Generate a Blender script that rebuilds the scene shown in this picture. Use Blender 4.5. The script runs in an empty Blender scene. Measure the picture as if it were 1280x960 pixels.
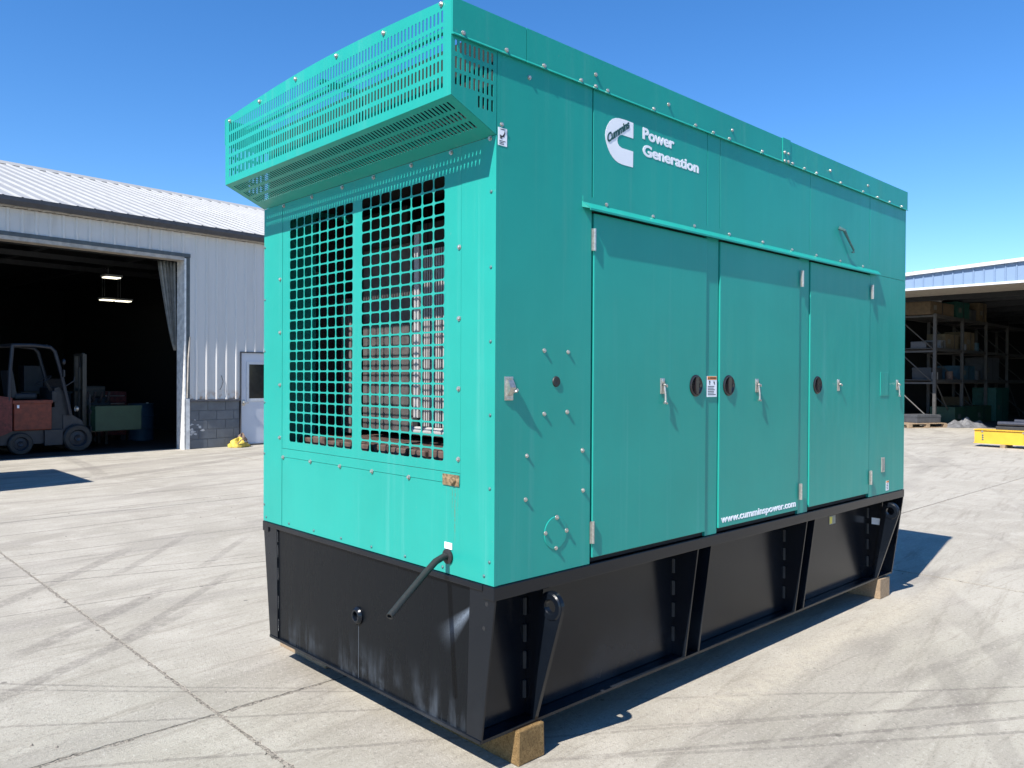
import bpy, bmesh, math, random
from mathutils import Vector, Matrix
random.seed(7)
R = math.radians
SC = bpy.context.scene
COL = SC.collection

# ------------------------------------------------------------------ camera
cam_d = bpy.data.cameras.new('camera'); cam = bpy.data.objects.new('camera', cam_d); COL.objects.link(cam)
cam_d.sensor_fit = 'HORIZONTAL'; cam_d.sensor_width = 36.0; cam_d.lens = 992.22 / 1280 * 36.0
cam_d.clip_start = 0.05; cam_d.clip_end = 3000
YAW, PITCH, ROLL = 0.8116, -0.0078, 0.0055
f = Vector((math.cos(YAW)*math.cos(PITCH), math.sin(YAW)*math.cos(PITCH), math.sin(PITCH)))
r0 = Vector((math.sin(YAW), -math.cos(YAW), 0)); u0 = r0.cross(f)
r1 = math.cos(ROLL)*r0 + math.sin(ROLL)*u0; u1 = -math.sin(ROLL)*r0 + math.cos(ROLL)*u0
m = Matrix((r1, u1, -f)).transposed().to_4x4(); m.translation = (-1.9804, -2.1781, 1.5322)
cam.matrix_world = m
SC.camera = cam

# ------------------------------------------------------------------ sky, sun, exposure
SUN = Vector((0.659, 0.124, -0.742)).normalized()      # direction the light travels
W = bpy.data.worlds.new('World'); SC.world = W; W.use_nodes = True
nt = W.node_tree; nt.nodes.clear()
sky = nt.nodes.new('ShaderNodeTexSky'); sky.sky_type = 'NISHITA'; sky.sun_disc = False
sky.sun_elevation = math.asin(-SUN.z)
sky.sun_rotation = math.atan2(-SUN.x, -SUN.y)
sky.altitude = 300; sky.air_density = 1.0; sky.dust_density = 0.0; sky.ozone_density = 5.5
hs = nt.nodes.new('ShaderNodeHueSaturation'); hs.inputs['Saturation'].default_value = 1.22; hs.inputs['Hue'].default_value = 0.504
bg = nt.nodes.new('ShaderNodeBackground'); bg.inputs[1].default_value = 0.112
wo = nt.nodes.new('ShaderNodeOutputWorld')
nt.links.new(sky.outputs[0], hs.inputs['Color']); nt.links.new(hs.outputs[0], bg.inputs[0]); nt.links.new(bg.outputs[0], wo.inputs[0])
sd = bpy.data.lights.new('sun', 'SUN'); sd.energy = 4.9; sd.angle = R(0.53); sd.color = (1.0, 0.955, 0.89)
so = bpy.data.objects.new('sun', sd); COL.objects.link(so); so.rotation_euler = SUN.to_track_quat('-Z', 'Y').to_euler(); so.location = (-10, -4, 14)
SC.view_settings.view_transform = 'Standard'; SC.view_settings.look = 'None'
SC.view_settings.exposure = 0.85; SC.view_settings.gamma = 1.0; SC.view_settings.use_curve_mapping = False

# ------------------------------------------------------------------ materials
class NT:
    def __init__(s, name):
        s.m = bpy.data.materials.new(name); s.m.use_nodes = True; s.t = s.m.node_tree
        s.b = s.t.nodes['Principled BSDF']; s.geo = None
    def n(s, typ, **kw):
        x = s.t.nodes.new(typ)
        for k, v in kw.items(): setattr(x, k, v)
        return x
    def L(s, a, b): s.t.links.new(a, b)
    def pos(s):
        if not s.geo: s.geo = s.n('ShaderNodeNewGeometry')
        return s.geo.outputs['Position']
    def mapped(s, scale=(1,1,1), rotz=0, loc=(0,0,0)):
        a = s.n('ShaderNodeMapping', vector_type='POINT'); s.L(s.pos(), a.inputs[0])
        a.inputs['Rotation'].default_value = (0,0,rotz); 
        b = s.n('ShaderNodeMapping'); s.L(a.outputs[0], b.inputs[0]); b.inputs['Scale'].default_value = scale; b.inputs['Location'].default_value = loc
        return b.outputs[0]
    def noise(s, vec, scale, detail=4, rough=.55, dist=0):
        x = s.n('ShaderNodeTexNoise'); s.L(vec, x.inputs['Vector'])
        x.inputs['Scale'].default_value = scale; x.inputs['Detail'].default_value = detail
        x.inputs['Roughness'].default_value = rough; x.inputs['Distortion'].default_value = dist
        return x.outputs['Fac']
    def ramp(s, fac, lo, hi, a=0., b=1.):
        x = s.n('ShaderNodeMapRange'); x.interpolation_type = 'SMOOTHSTEP'; s.L(fac, x.inputs[0])
        for i, v in enumerate((lo, hi, a, b)): x.inputs[i+1].default_value = v
        return x.outputs[0]
    def math(s, op, a, b=None, clamp=False):
        x = s.n('ShaderNodeMath', operation=op); x.use_clamp = clamp
        for i, v in enumerate((a, b)):
            if v is None: continue
            if isinstance(v, (int, float)): x.inputs[i].default_value = v
            else: s.L(v, x.inputs[i])
        return x.outputs[0]
    def mix(s, fac, a, b, blend='MIX'):
        x = s.n('ShaderNodeMix', data_type='RGBA', blend_type=blend)
        for i, v in ((0, fac), (6, a), (7, b)):
            if isinstance(v, (int, float)): x.inputs[i].default_value = v
            elif isinstance(v, tuple): x.inputs[i].default_value = (*v, 1)
            else: s.L(v, x.inputs[i])
        return x.outputs[2]
    def bump(s, h, strength=.2, dist=.01):
        x = s.n('ShaderNodeBump'); x.inputs['Strength'].default_value = strength; x.inputs['Distance'].default_value = dist
        s.L(h, x.inputs['Height']); s.L(x.outputs[0], s.b.inputs['Normal'])
    def col(s, c):
        if isinstance(c, tuple): s.b.inputs['Base Color'].default_value = (*c, 1)
        else: s.L(c, s.b.inputs['Base Color'])
    def set(s, rough=.5, metal=0., spec=.5):
        if isinstance(rough, (int, float)): s.b.inputs['Roughness'].default_value = rough
        else: s.L(rough, s.b.inputs['Roughness'])
        s.b.inputs['Metallic'].default_value = metal; s.b.inputs['Specular IOR Level'].default_value = spec
        return s.m

def plain(name, c, rough=.5, metal=0., var=.18, scale=9., spec=.5, bump=0., bscale=60.):
    k = NT(name)
    nz = k.noise(k.pos(), scale, 5, .6)
    k.col(k.mix(k.ramp(nz, .3, .7), tuple(v*(1-var) for v in c), tuple(min(1, v*(1+var)) for v in c)))
    if bump: k.bump(k.noise(k.pos(), bscale, 4), bump, .01)
    return k.set(rough, metal, spec)

def teal(name='teal_paint', stain=False):
    k = NT(name); c = (.0165, .296, .243)
    a = k.noise(k.pos(), 1.1, 5, .6); st = k.noise(k.mapped((17, 17, .5)), 1.0, 5, .65)
    col = k.mix(k.ramp(a, .3, .7), tuple(v*.93 for v in c), tuple(v*1.05 for v in c))
    col = k.mix(k.math('MULTIPLY', k.ramp(st, .52, .78), .24), col, (.13, .36, .335))       # faint chalky run marks
    sp = k.noise(k.pos(), 55, 3, .5)
    col = k.mix(k.math('MULTIPLY', k.ramp(sp, .70, .80), .30), col, (.17, .27, .24))      # dust specks
    if stain:                                                                            # rusty runs below the bracket
        sep = k.n('ShaderNodeSeparateXYZ'); k.L(k.pos(), sep.inputs[0])
        yy = k.math('ADD', sep.outputs[1], k.math('MULTIPLY', k.math('SUBTRACT', k.noise(k.mapped((1, 1, 1)), 9, 2), .5), .010))
        for y_, w_, z0, amt in ((.232, .0035, .86, .75), (.249, .0025, .95, .6), (.262, .002, 1.0, .55), (.285, .002, 1.03, .4), (.215, .002, .93, .5)):
            m_ = k.math('MULTIPLY', k.ramp(k.math('ABSOLUTE', k.math('SUBTRACT', yy, y_)), w_, w_*.3), k.ramp(sep.outputs[2], z0, z0+.10))
            m_ = k.math('MULTIPLY', k.math('MULTIPLY', m_, k.ramp(k.noise(k.pos(), 60, 3), .35, .55)), amt)
            col = k.mix(m_, col, (.13, .12, .06))
    k.col(col)
    k.bump(k.noise(k.mapped((1.3, 1.3, .8)), 1.6, 2, .5), .20, .02)
    return k.set(k.ramp(st, .3, .8, .28, .46), 0, .30)

def black():
    k = NT('black_paint')
    st = k.noise(k.mapped((22, 22, .9)), 1.0, 4, .6); big = k.noise(k.pos(), 2.2, 4, .6)
    sep = k.n('ShaderNodeSeparateXYZ'); k.L(k.pos(), sep.inputs[0])
    low = k.ramp(sep.outputs[2], .14, .46, 1., 0.)
    dust = k.math('MULTIPLY', k.math('MULTIPLY', low, k.ramp(big, .42, .72)), .10)
    dust = k.math('ADD', dust, k.math('MULTIPLY', k.ramp(big, .5, .75), .03), True)
    k.col(k.mix(dust, (.0045, .0066, .0105), (.12, .14, .17)))
    k.bump(k.noise(k.mapped((1.3, 1.3, .8)), 2.0, 2, .5), .06, .02)
    return k.set(k.ramp(big, .3, .8, .18, .28), 0, .32)

def tank_front():
    k = NT('black_paint_with_overspray')
    st = k.noise(k.mapped((12, 13, 2.2)), 1.0, 5, .65)
    sep = k.n('ShaderNodeSeparateXYZ'); k.L(k.pos(), sep.inputs[0])
    low = k.ramp(sep.outputs[2], .14, .42, 1., 0.)
    dust = k.math('MULTIPLY', k.math('MULTIPLY', k.math('MULTIPLY', low, low), k.math('MULTIPLY', k.ramp(st, .40, .72), k.ramp(k.noise(k.pos(), 4.5, 4, .65), .38, .62))), .40)
    # pale overspray: a streak fanning from (y .12, z .66) down to (y .37, z .43)
    ax, az = -.248, .222; ln = math.hypot(ax, az)
    dy = k.math('SUBTRACT', .124, sep.outputs[1]); dz = k.math('SUBTRACT', sep.outputs[2], .656)
    along = k.math('ADD', k.math('MULTIPLY', dy, ax/ln), k.math('MULTIPLY', dz, -az/ln))
    across = k.math('ABSOLUTE', k.math('ADD', k.math('MULTIPLY', dy, az/ln), k.math('MULTIPLY', dz, -ax/ln*-1)))
    across = k.math('ABSOLUTE', k.math('SUBTRACT', k.math('MULTIPLY', dz, ax/ln), k.math('MULTIPLY', dy, -az/ln)))
    wid = k.math('ADD', k.math('MULTIPLY', along, .22), .008)
    sh = k.math('SUBTRACT', 1., k.math('DIVIDE', across, wid), True)
    fade = k.math('MULTIPLY', k.ramp(along, .30, .04), k.ramp(along, -.01, .01))
    spray = k.math('MULTIPLY', k.math('MULTIPLY', sh, fade), k.ramp(k.noise(k.pos(), 260, 2), .3, .6, .45, 1.))
    # one run mark under the pipe socket
    run = k.math('MULTIPLY', k.ramp(k.math('ABSOLUTE', k.math('SUBTRACT', sep.outputs[1], .935)), .0022, .0006), k.ramp(sep.outputs[2], .41, .40))
    run = k.math('MULTIPLY', run, .5)
    fac = k.math('MAXIMUM', k.math('MAXIMUM', dust, spray), run)
    k.col(k.mix(fac, (.0035, .0047, .0066), (.15, .18, .22)))
    k.bump(k.noise(k.mapped((1.3, 1.3, .8)), 2.0, 2, .5), .08, .02)
    return k.set(k.ramp(st, .3, .8, .24, .38), 0, .15)

def concrete(name='concrete', tracks=True):
    k = NT(name); p = k.pos()
    big = k.noise(p, .35, 5, .6); mid = k.noise(p, 2.6, 6, .65); fine = k.noise(p, 46, 6, .78); vf = k.noise(p, 120, 4, .75)
    brush = k.noise(k.mapped((.7, 9, 1), R(-9)), 1.0, 7, .72); brush2 = k.noise(k.mapped((1.6, 26, 1), R(5), (9, 4, 0)), 1.0, 5, .7)
    col = k.mix(k.ramp(big, .3, .7), (.318, .292, .240), (.405, .376, .316))
    col = k.mix(k.ramp(mid, .40, .75), col, (.435, .402, .34))
    col = k.mix(k.math('MULTIPLY', k.ramp(brush, .50, .70), .58), col, (.225, .20, .16))
    col = k.mix(k.math('MULTIPLY', k.ramp(brush2, .52, .72), .5), col, (.22, .193, .156))
    if tracks:
        for ang, sc, lo, hi, amt, cc, sx, off in ((-12, 1.0, .56, .63, .35, (.165, .148, .13), .10, 3.), (-30, 1.4, .58, .64, .3, (.17, .15, .13), .13, 11.), (7, 1.3, .58, .64, .3, (.17, .152, .135), .08, 23.)):
            w = k.n('ShaderNodeVectorMath', operation='ADD'); k.L(k.mapped((sx, 1.5, 1), R(ang), (off, off*1.7, 0)), w.inputs[0])
            wob = k.n('ShaderNodeVectorMath', operation='SCALE'); wn = k.n('ShaderNodeTexNoise'); k.L(p, wn.inputs['Vector']); wn.inputs['Scale'].default_value = .22
            k.L(wn.outputs['Color'], wob.inputs[0]); wob.inputs['Scale'].default_value = .55; k.L(wob.outputs[0], w.inputs[1])
            t = k.noise(w.outputs[0], sc, 2.5, .55)
            gate = k.math('MULTIPLY', k.ramp(mid, .30, .62, .35, 1.), k.ramp(k.noise(k.mapped((1,1,1), 0, (off*3, 7, 0)), .5, 2), .36, .56))
            col = k.mix(k.math('MULTIPLY', k.math('MULTIPLY', k.ramp(t, lo, hi), gate), amt), col, cc)
        sep = k.n('ShaderNodeSeparateXYZ'); k.L(p, sep.inputs[0])
        wobble = k.math('MULTIPLY', k.math('SUBTRACT', k.noise(p, .9, 2), .5), .05)
        smear = k.ramp(k.noise(p, 16.0, 6, .75), .36, .58, .3, 1.)
        # tyre and drag marks: (point, heading, bend radius, half width, strength)
        for n_, ((px, py), ang, rad, hw, amt) in enumerate((((1.7, -0.65), -34, 45, 0.014, 0.5), ((1.55, -0.78), -32, 45, 0.016, 0.55), ((2.1, -0.68), -38, 45, 0.013, 0.5), ((1.1, -0.27), -34, 45, 0.012, 0.45), ((1.65, -0.96), -35, 45, 0.014, 0.5), ((3, -0.76), -10, 22, 0.05, 0.35), ((2, -0.92), -7, 22, 0.06, 0.35), ((1.25, -0.8), 0, 22, 0.04, 0.4), ((5, -1.5), -20, 22, 0.05, 0.4), ((6.5, -0.6), -15, 22, 0.06, 0.4), ((9, 2), 20, 22, 0.08, 0.4), ((12, 3.5), -30, 22, 0.1, 0.4), ((15, 4), 30, 22, 0.12, 0.4), ((18, 5), -20, 22, 0.12, 0.4), ((-0.4, 4.4), 45, 22, 0.065, 0.62), ((0.15, 4.26), -17, 45, 0.016, 0.7), ((-0.4, 3.23), 38, 22, 0.07, 0.66), ((-0.9, 2.37), 33, 22, 0.055, 0.66), ((0.2, 3.58), -5, 45, 0.014, 0.65), ((0.12, 3.25), 44, 22, 0.045, 0.62), ((-0.73, 2.02), -45, 45, 0.011, 0.55), ((-0.86, 1.58), -37, 45, 0.011, 0.55), ((-0.3, 1.53), -43, 45, 0.011, 0.5), ((-0.5, 0.85), -33, 45, 0.014, 0.5), ((0.2, 6.64), 3, 45, 0.02, 0.65), ((0.6, 5.5), -3, 45, 0.018, 0.65), ((0.2, 4.5), -19, 45, 0.014, 0.6), ((3.3, 11.4), 29, 22, 0.15, 0.6), ((1.4, 7.7), 2, 45, 0.025, 0.6), ((0.5, 4.9), 50, 22, 0.05, 0.55), ((1, 4.6), 48, 22, 0.045, 0.5), ((2.1, 13), 85, 22, 0.12, 0.5), ((3.5, 9), 15, 22, 0.07, 0.55), ((2.5, 10), 10, 22, 0.05, 0.5), ((4, 13), 25, 22, 0.15, 0.5), ((1, 6), 1, 45, 0.012, 0.55), ((-0.2, 5.2), -8, 45, 0.012, 0.5), ((2.2, 8.6), -5, 22, 0.05, 0.45))):
            a = R(ang); cx, cy = px - rad*math.sin(a), py + rad*math.cos(a)
            dx = k.math('SUBTRACT', sep.outputs[0], cx); dy = k.math('SUBTRACT', sep.outputs[1], cy)
            rr = k.math('SQRT', k.math('ADD', k.math('MULTIPLY', dx, dx), k.math('MULTIPLY', dy, dy)))
            d = k.math('ABSOLUTE', k.math('ADD', k.math('SUBTRACT', rr, rad), wobble))
            near = k.math('SQRT', k.math('ADD', k.math('POWER', k.math('SUBTRACT', sep.outputs[0], px), 2), k.math('POWER', k.math('SUBTRACT', sep.outputs[1], py), 2)))
            ln_ = .8 + (n_*37 % 10)*.09 if hw > .03 else 1.5 + (n_*37 % 10)*.08
            if px > 5 or py > 8: ln_ *= 2.2
            fac = k.math('MULTIPLY', k.math('MULTIPLY', k.ramp(d, hw*1.1, hw*.6), k.ramp(near, ln_, ln_*.45)), k.math('MULTIPLY', smear, amt*(.72 if hw > .03 else 1.)))
            col = k.mix(fac, col, (.15, .132, .115))
        # pale sand swept into a line along the machine
        wv = k.math('MULTIPLY', k.math('SUBTRACT', k.noise(p, .9, 3), .5), .22)
        d = k.math('ABSOLUTE', k.math('ADD', k.math('ADD', sep.outputs[1], .13), wv))
        dl = k.math('MULTIPLY', k.ramp(d, .16, .02), k.math('MULTIPLY', k.ramp(sep.outputs[0], .6, 1.4), k.ramp(sep.outputs[0], 9., 5.)))
        dl = k.math('MULTIPLY', dl, k.ramp(k.noise(p, 14, 4, .7), .35, .6, .25, .85))
        col = k.mix(dl, col, (.43, .39, .315))
    col = k.mix(k.math('MULTIPLY', k.ramp(fine, .54, .66), .6), col, (.50, .47, .41))
    col = k.mix(k.math('MULTIPLY', k.ramp(fine, .45, .35), .6), col, (.15, .135, .12))
    col = k.mix(k.math('MULTIPLY', k.ramp(vf, .57, .66), .55), col, (.125, .115, .10))
    vo = k.n('ShaderNodeTexVoronoi'); k.L(p, vo.inputs['Vector']); vo.inputs['Scale'].default_value = 3.1
    spot = k.math('MULTIPLY', k.ramp(vo.outputs['Distance'], .05, .035), .6)
    col = k.mix(spot, col, (.09, .08, .07))
    k.col(col)
    h = k.math('ADD', k.math('MULTIPLY', fine, .8), k.math('MULTIPLY', vf, .6))
    k.bump(h, 1., .006)
    return k.set(.9, 0, .2)

def wood(name, c1, c2, sc=40):
    k = NT(name)
    g = k.noise(k.mapped((1, 1, 1)), sc, 5, .7, 1.2); g2 = k.noise(k.pos(), 9, 4)
    col = k.mix(k.ramp(g, .35, .65), c1, c2)
    col = k.mix(k.math('MULTIPLY', k.ramp(g2, .5, .7), .5), col, tuple(v*.45 for v in c1))
    k.col(col); k.bump(g, .6, .008)
    return k.set(.85, 0, .2)

def siding(name, c, dirt=(.36, .335, .29), amt=.38):
    k = NT(name)
    a = k.noise(k.pos(), .8, 5, .6); st = k.noise(k.mapped((6, 6, .4)), 1., 4, .6)
    col = k.mix(k.ramp(a, .3, .7), tuple(v*.94 for v in c), tuple(min(1, v*1.04) for v in c))
    col = k.mix(k.math('MULTIPLY', k.ramp(st, .5, .75), amt), col, dirt)
    k.col(col); return k.set(.5, 0, .4)

def siding_rusty(name, c):
    k = NT(name)
    st = k.noise(k.mapped((6, 6, .4)), 1., 4, .6); sep = k.n('ShaderNodeSeparateXYZ'); k.L(k.pos(), sep.inputs[0])
    col = k.mix(k.math('MULTIPLY', k.ramp(st, .5, .75), .28), c, (.42, .40, .36))
    ru = k.math('MULTIPLY', k.ramp(sep.outputs[2], 1.28, 1.04), k.ramp(k.noise(k.pos(), 7, 4), .44, .64))
    col = k.mix(k.math('MULTIPLY', ru, .8), col, (.34, .17, .05))
    k.col(col); return k.set(.5, 0, .4)

def emit(name, c, s):
    k = NT(name); k.col(c); k.b.inputs['Emission Color'].default_value = (*c, 1); k.b.inputs['Emission Strength'].default_value = s
    return k.set(.5)

TEAL = teal(); TEALS = teal('teal_paint_with_runs', True); BLACK = black(); TANKF = tank_front(); CONC = concrete(); CONC2 = plain('joint_dirt', (.225, .20, .165), .95, 0, .6, 90, bump=1., bscale=110)
STEEL = plain('zinc_steel', (.50, .48, .44), .36, .8, .15, 90)
DSTEEL = plain('dull_bolt', (.08, .16, .16), .5, .3, .15, 60)
DARK = plain('interior_black', (.012, .012, .013), .8)
RUBBER = plain('black_rubber', (.018, .018, .018), .55, bump=.2, bscale=120)
WHITE = plain('white_print', (.80, .82, .86), .5, var=.02)
LOGODARK = plain('dark_green_print', (.012, .065, .06), .5, var=.05)
ORANGE = plain('orange_print', (.72, .23, .03), .5, var=.05)
INK = plain('black_print', (.03, .03, .03), .6)
YLABEL = plain('yellow_print', (.75, .65, .12), .5, var=.05)
RUSTB = plain('rusty_bracket', (.22, .15, .08), .8, .2, .55, 70, bump=.4)
FOAM = plain('charcoal_foam', (.016, .018, .018), .95)
RADBR = plain('dusty_radiator', (.115, .107, .102), .8, 0, .25, 14)
RADW = plain('bare_aluminium', (.36, .35, .345), .55, .1, .1, 20)
RUSTBROWN = plain('rust_primer', (.09, .055, .043), .8, 0, .3, 30)
PLASTIC = plain('black_plastic', (.016, .013, .015), .22)
TIMBER = wood('timber_yellow', (.27, .175, .075), (.13, .08, .033), 95)
TIMBER2 = wood('timber_tan', (.36, .265, .175), (.25, .18, .115), 80)
ROOFW = siding('white_roof_metal', (.33, .33, .32), (.24, .23, .21), .45)
SIDEW = siding('white_siding', (.60, .585, .56)); SIDER = siding_rusty('white_siding_rusted', (.60, .585, .56))
GUTTER = plain('brown_gutter', (.045, .045, .05), .45)
SOFFIT = plain('soffit_trim', (.40, .36, .31), .6)
JAMB = plain('grey_trim', (.075, .09, .095), .55)
WPOST = plain('white_jamb', (.70, .69, .66), .6)
BLOCKM = plain('grey_block_paint', (.135, .145, .155), .8, 0, .12, 6, bump=.35, bscale=70)
MORTAR = plain('mortar', (.17, .18, .19), .9)
BLOCKPEEL = plain('peeled_block', (.46, .46, .45), .9, 0, .2, 20)
DOORM = plain('door_paint', (.55, .575, .62), .5, var=.04, scale=2)
GLASS = plain('dark_glass', (.02, .022, .022), .08)
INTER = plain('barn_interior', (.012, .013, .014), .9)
LIGHTM = emit('fluorescent', (1., .93, .72), 1.3)
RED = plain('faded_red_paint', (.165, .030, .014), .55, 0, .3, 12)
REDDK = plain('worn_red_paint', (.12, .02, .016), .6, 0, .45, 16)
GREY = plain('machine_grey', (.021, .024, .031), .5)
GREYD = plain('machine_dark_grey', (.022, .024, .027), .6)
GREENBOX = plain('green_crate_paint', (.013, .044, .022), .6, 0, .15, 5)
MASTM = plain('mast_steel', (.05, .046, .038), .5, .3)
CURT = plain('vinyl_curtain', (.22, .22, .205), .5)
BLUEP = siding('blue_panel', (.185, .265, .39), (.19, .25, .34), .3)
WTRIM = plain('white_trim', (.58, .59, .60), .5, var=.05)
SOFF2 = plain('tan_soffit', (.24, .215, .18), .7)
RACKM = plain('rack_grey', (.052, .049, .046), .6)
CARD = plain('cardboard', (.085, .057, .030), .85)
CARD2 = plain('plywood', (.105, .078, .043), .85)
TEALBOX = plain('teal_case', (.010, .065, .05), .6)
GREYBOX = plain('grey_case', (.06, .063, .07), .6)
BLUEM = plain('blue_machine', (.018, .055, .08), .6)
YEL = plain('yellow_beam_paint', (.62, .36, .03), .5, var=.08, scale=3)
TARP = plain('grey_tarp', (.13, .13, .135), .6, 0, .25, 9)
BPIPE = plain('black_film', (.03, .033, .045), .35)
FADED = plain('old_paper', (.11, .105, .09), .8)
YBAG = plain('yellow_bag_cloth', (.50, .37, .06), .7, 0, .2, 25)
BAGD = plain('brown_bag', (.16, .11, .08), .8)
STONE = plain('chip', (.16, .14, .12), .9)

# ------------------------------------------------------------------ mesh helpers
class MB:
    def __init__(s): s.v = []; s.f = []; s.mi = []
    def face(s, pts, mi=0):
        i = len(s.v); s.v += [tuple(p) for p in pts]; s.f.append(tuple(range(i, i+len(pts)))); s.mi.append(mi)
    def add(s, vs, fs, mi=0):
        i = len(s.v); s.v += [tuple(p) for p in vs]; s.f += [tuple(i+k for k in q) for q in fs]; s.mi += [mi]*len(fs)
    def box(s, x0, x1, y0, y1, z0, z1, mi=0):
        v = [(x, y, z) for z in (z0, z1) for y in (y0, y1) for x in (x0, x1)]
        s.add(v, [(0,2,3,1), (4,5,7,6), (0,1,5,4), (2,6,7,3), (0,4,6,2), (1,3,7,5)], mi); return s
    def bbox(s, x0, x1, y0, y1, z0, z1, b=.004, mi=0):       # chamfered box
        bm = bmesh.new(); bmesh.ops.create_cube(bm, size=1)
        for v in bm.verts:
            v.co = ((x0+x1)/2 + v.co.x*(x1-x0), (y0+y1)/2 + v.co.y*(y1-y0), (z0+z1)/2 + v.co.z*(z1-z0))
        bmesh.ops.bevel(bm, geom=bm.edges[:], offset=b, segments=2, affect='EDGES', profile=.5)
        bm.verts.index_update()
        s.add([v.co[:] for v in bm.verts], [[v.index for v in q.verts] for q in bm.faces], mi); bm.free(); return s
    def prism(s, poly, axis, a, b, mi=0):                    # poly in the other two axes, extruded a..b along axis
        def P(p, t): return {0: (t, p[0], p[1]), 1: (p[0], t, p[1]), 2: (p[0], p[1], t)}[axis]
        n = len(poly); v = [P(p, a) for p in poly] + [P(p, b) for p in poly]
        fs = [tuple(range(n))[::-1], tuple(range(n, 2*n))] + [(i, (i+1) % n, n+(i+1) % n, n+i) for i in range(n)]
        s.add(v, fs, mi); return s
    def tube(s, pts, rad, n=10, mi=0, caps=True):
        pts = [Vector(p) for p in pts]; rads = rad if isinstance(rad, (list, tuple)) else [rad]*len(pts)
        vs = []; fs = []; up = Vector((0, 0, 1))
        for i, p in enumerate(pts):
            t = (pts[min(i+1, len(pts)-1)] - pts[max(i-1, 0)]).normalized()
            a = t.cross(up); a = a.normalized() if a.length > 1e-3 else Vector((1, 0, 0)); b = a.cross(t)
            for k in range(n):
                w = 2*math.pi*k/n; vs.append(p + (a*math.cos(w) + b*math.sin(w))*rads[i])
        for i in range(len(pts)-1):
            for k in range(n): fs.append((i*n+k, i*n+(k+1) % n, (i+1)*n+(k+1) % n, (i+1)*n+k))
        if caps: fs.append(tuple(range(n))[::-1]); fs.append(tuple(range((len(pts)-1)*n, len(pts)*n)))
        s.add(vs, fs, mi); return s
    def lathe(s, prof, c, axis, n=20, mi=0):                  # prof [(radius, along)]; axis Vector
        ax = Vector(axis).normalized(); a = ax.orthogonal().normalized(); b = ax.cross(a); c = Vector(c); vs = []; fs = []
        for rr, h in prof:
            for k in range(n): w = 2*math.pi*k/n; vs.append(c + ax*h + (a*math.cos(w)+b*math.sin(w))*rr)
        for i in range(len(prof)-1):
            for k in range(n): fs.append((i*n+k, i*n+(k+1) % n, (i+1)*n+(k+1) % n, (i+1)*n+k))
        s.add(vs, fs, mi); return s
    def mesh(s, name, mats, smooth=False):
        me = bpy.data.meshes.new(name); me.from_pydata(s.v, [], s.f)
        for q in (mats if isinstance(mats, (list, tuple)) else [mats]): me.materials.append(q)
        me.polygons.foreach_set('material_index', s.mi)
        bm = bmesh.new(); bm.from_mesh(me); bmesh.ops.remove_doubles(bm, verts=bm.verts, dist=1e-6)
        bmesh.ops.recalc_face_normals(bm, faces=bm.faces); bm.to_mesh(me); bm.free()
        if smooth:
            me.polygons.foreach_set('use_smooth', [True]*len(me.polygons)); me.set_sharp_from_angle(angle=R(35))
        me.update(); return me
    def obj(s, name, mats, parent=None, loc=(0,0,0), rot=(0,0,0), smooth=False, label=None):
        return link(name, s.mesh(name, mats, smooth), parent, loc, rot, label)
def link(name, me, parent=None, loc=(0,0,0), rot=(0,0,0), label=None):
    o = bpy.data.objects.new(name, me); COL.objects.link(o); o.parent = parent; o.location = loc; o.rotation_euler = rot
    if label: o['label'] = label
    return o
def tag(o, label, cat, group=None):
    o['label'] = label; o['category'] = cat
    if group: o['group'] = group
    return o
def struct(o): o['kind'] = 'structure'; return o
def thing(name, label, cat, loc=(0,0,0), rz=0., group=None):
    o = link(name, None, None, loc, (0, 0, rz)); return tag(o, label, cat, group)
def solid(o, t, off=-1.):
    q = o.modifiers.new('thickness', 'SOLIDIFY'); q.thickness = t; q.offset = off; q.use_even_offset = False
def perf(mb, P, wid, hgt, cols, rows, cr, seg=1, mask=None, top=None):
    """sheet 0..wid x 0..hgt with rounded rectangular holes cols x rows; P maps (a,b) to a point"""
    bx = [0.] + [(cols[i][1]+cols[i+1][0])/2 for i in range(len(cols)-1)] + [wid]
    by = [0.] + [(rows[i][1]+rows[i+1][0])/2 for i in range(len(rows)-1)] + [hgt]
    for i, (xa, xb) in enumerate(cols):
        for j, (ya, yb) in enumerate(rows):
            o = [(bx[i], by[j]), (bx[i+1], by[j]), (bx[i+1], by[j+1]), (bx[i], by[j+1])]
            if mask and not mask(i, j): mb.face([P(*q) for q in o]); continue
            ctr = [(xa+cr, ya+cr, 180), (xb-cr, ya+cr, 270), (xb-cr, yb-cr, 0), (xa+cr, yb-cr, 90)]
            arcs = [[(cx+cr*math.cos(R(a0+90*k/seg)), cy+cr*math.sin(R(a0+90*k/seg))) for k in range(seg+1)] for cx, cy, a0 in ctr]
            for c in range(4):
                for k in range(seg): mb.face([P(*o[c]), P(*arcs[c][k+1]), P(*arcs[c][k])][::-1])
                d = (c+1) % 4
                mb.face([P(*o[c]), P(*o[d]), P(*arcs[d][0]), P(*arcs[c][-1])])

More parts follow.
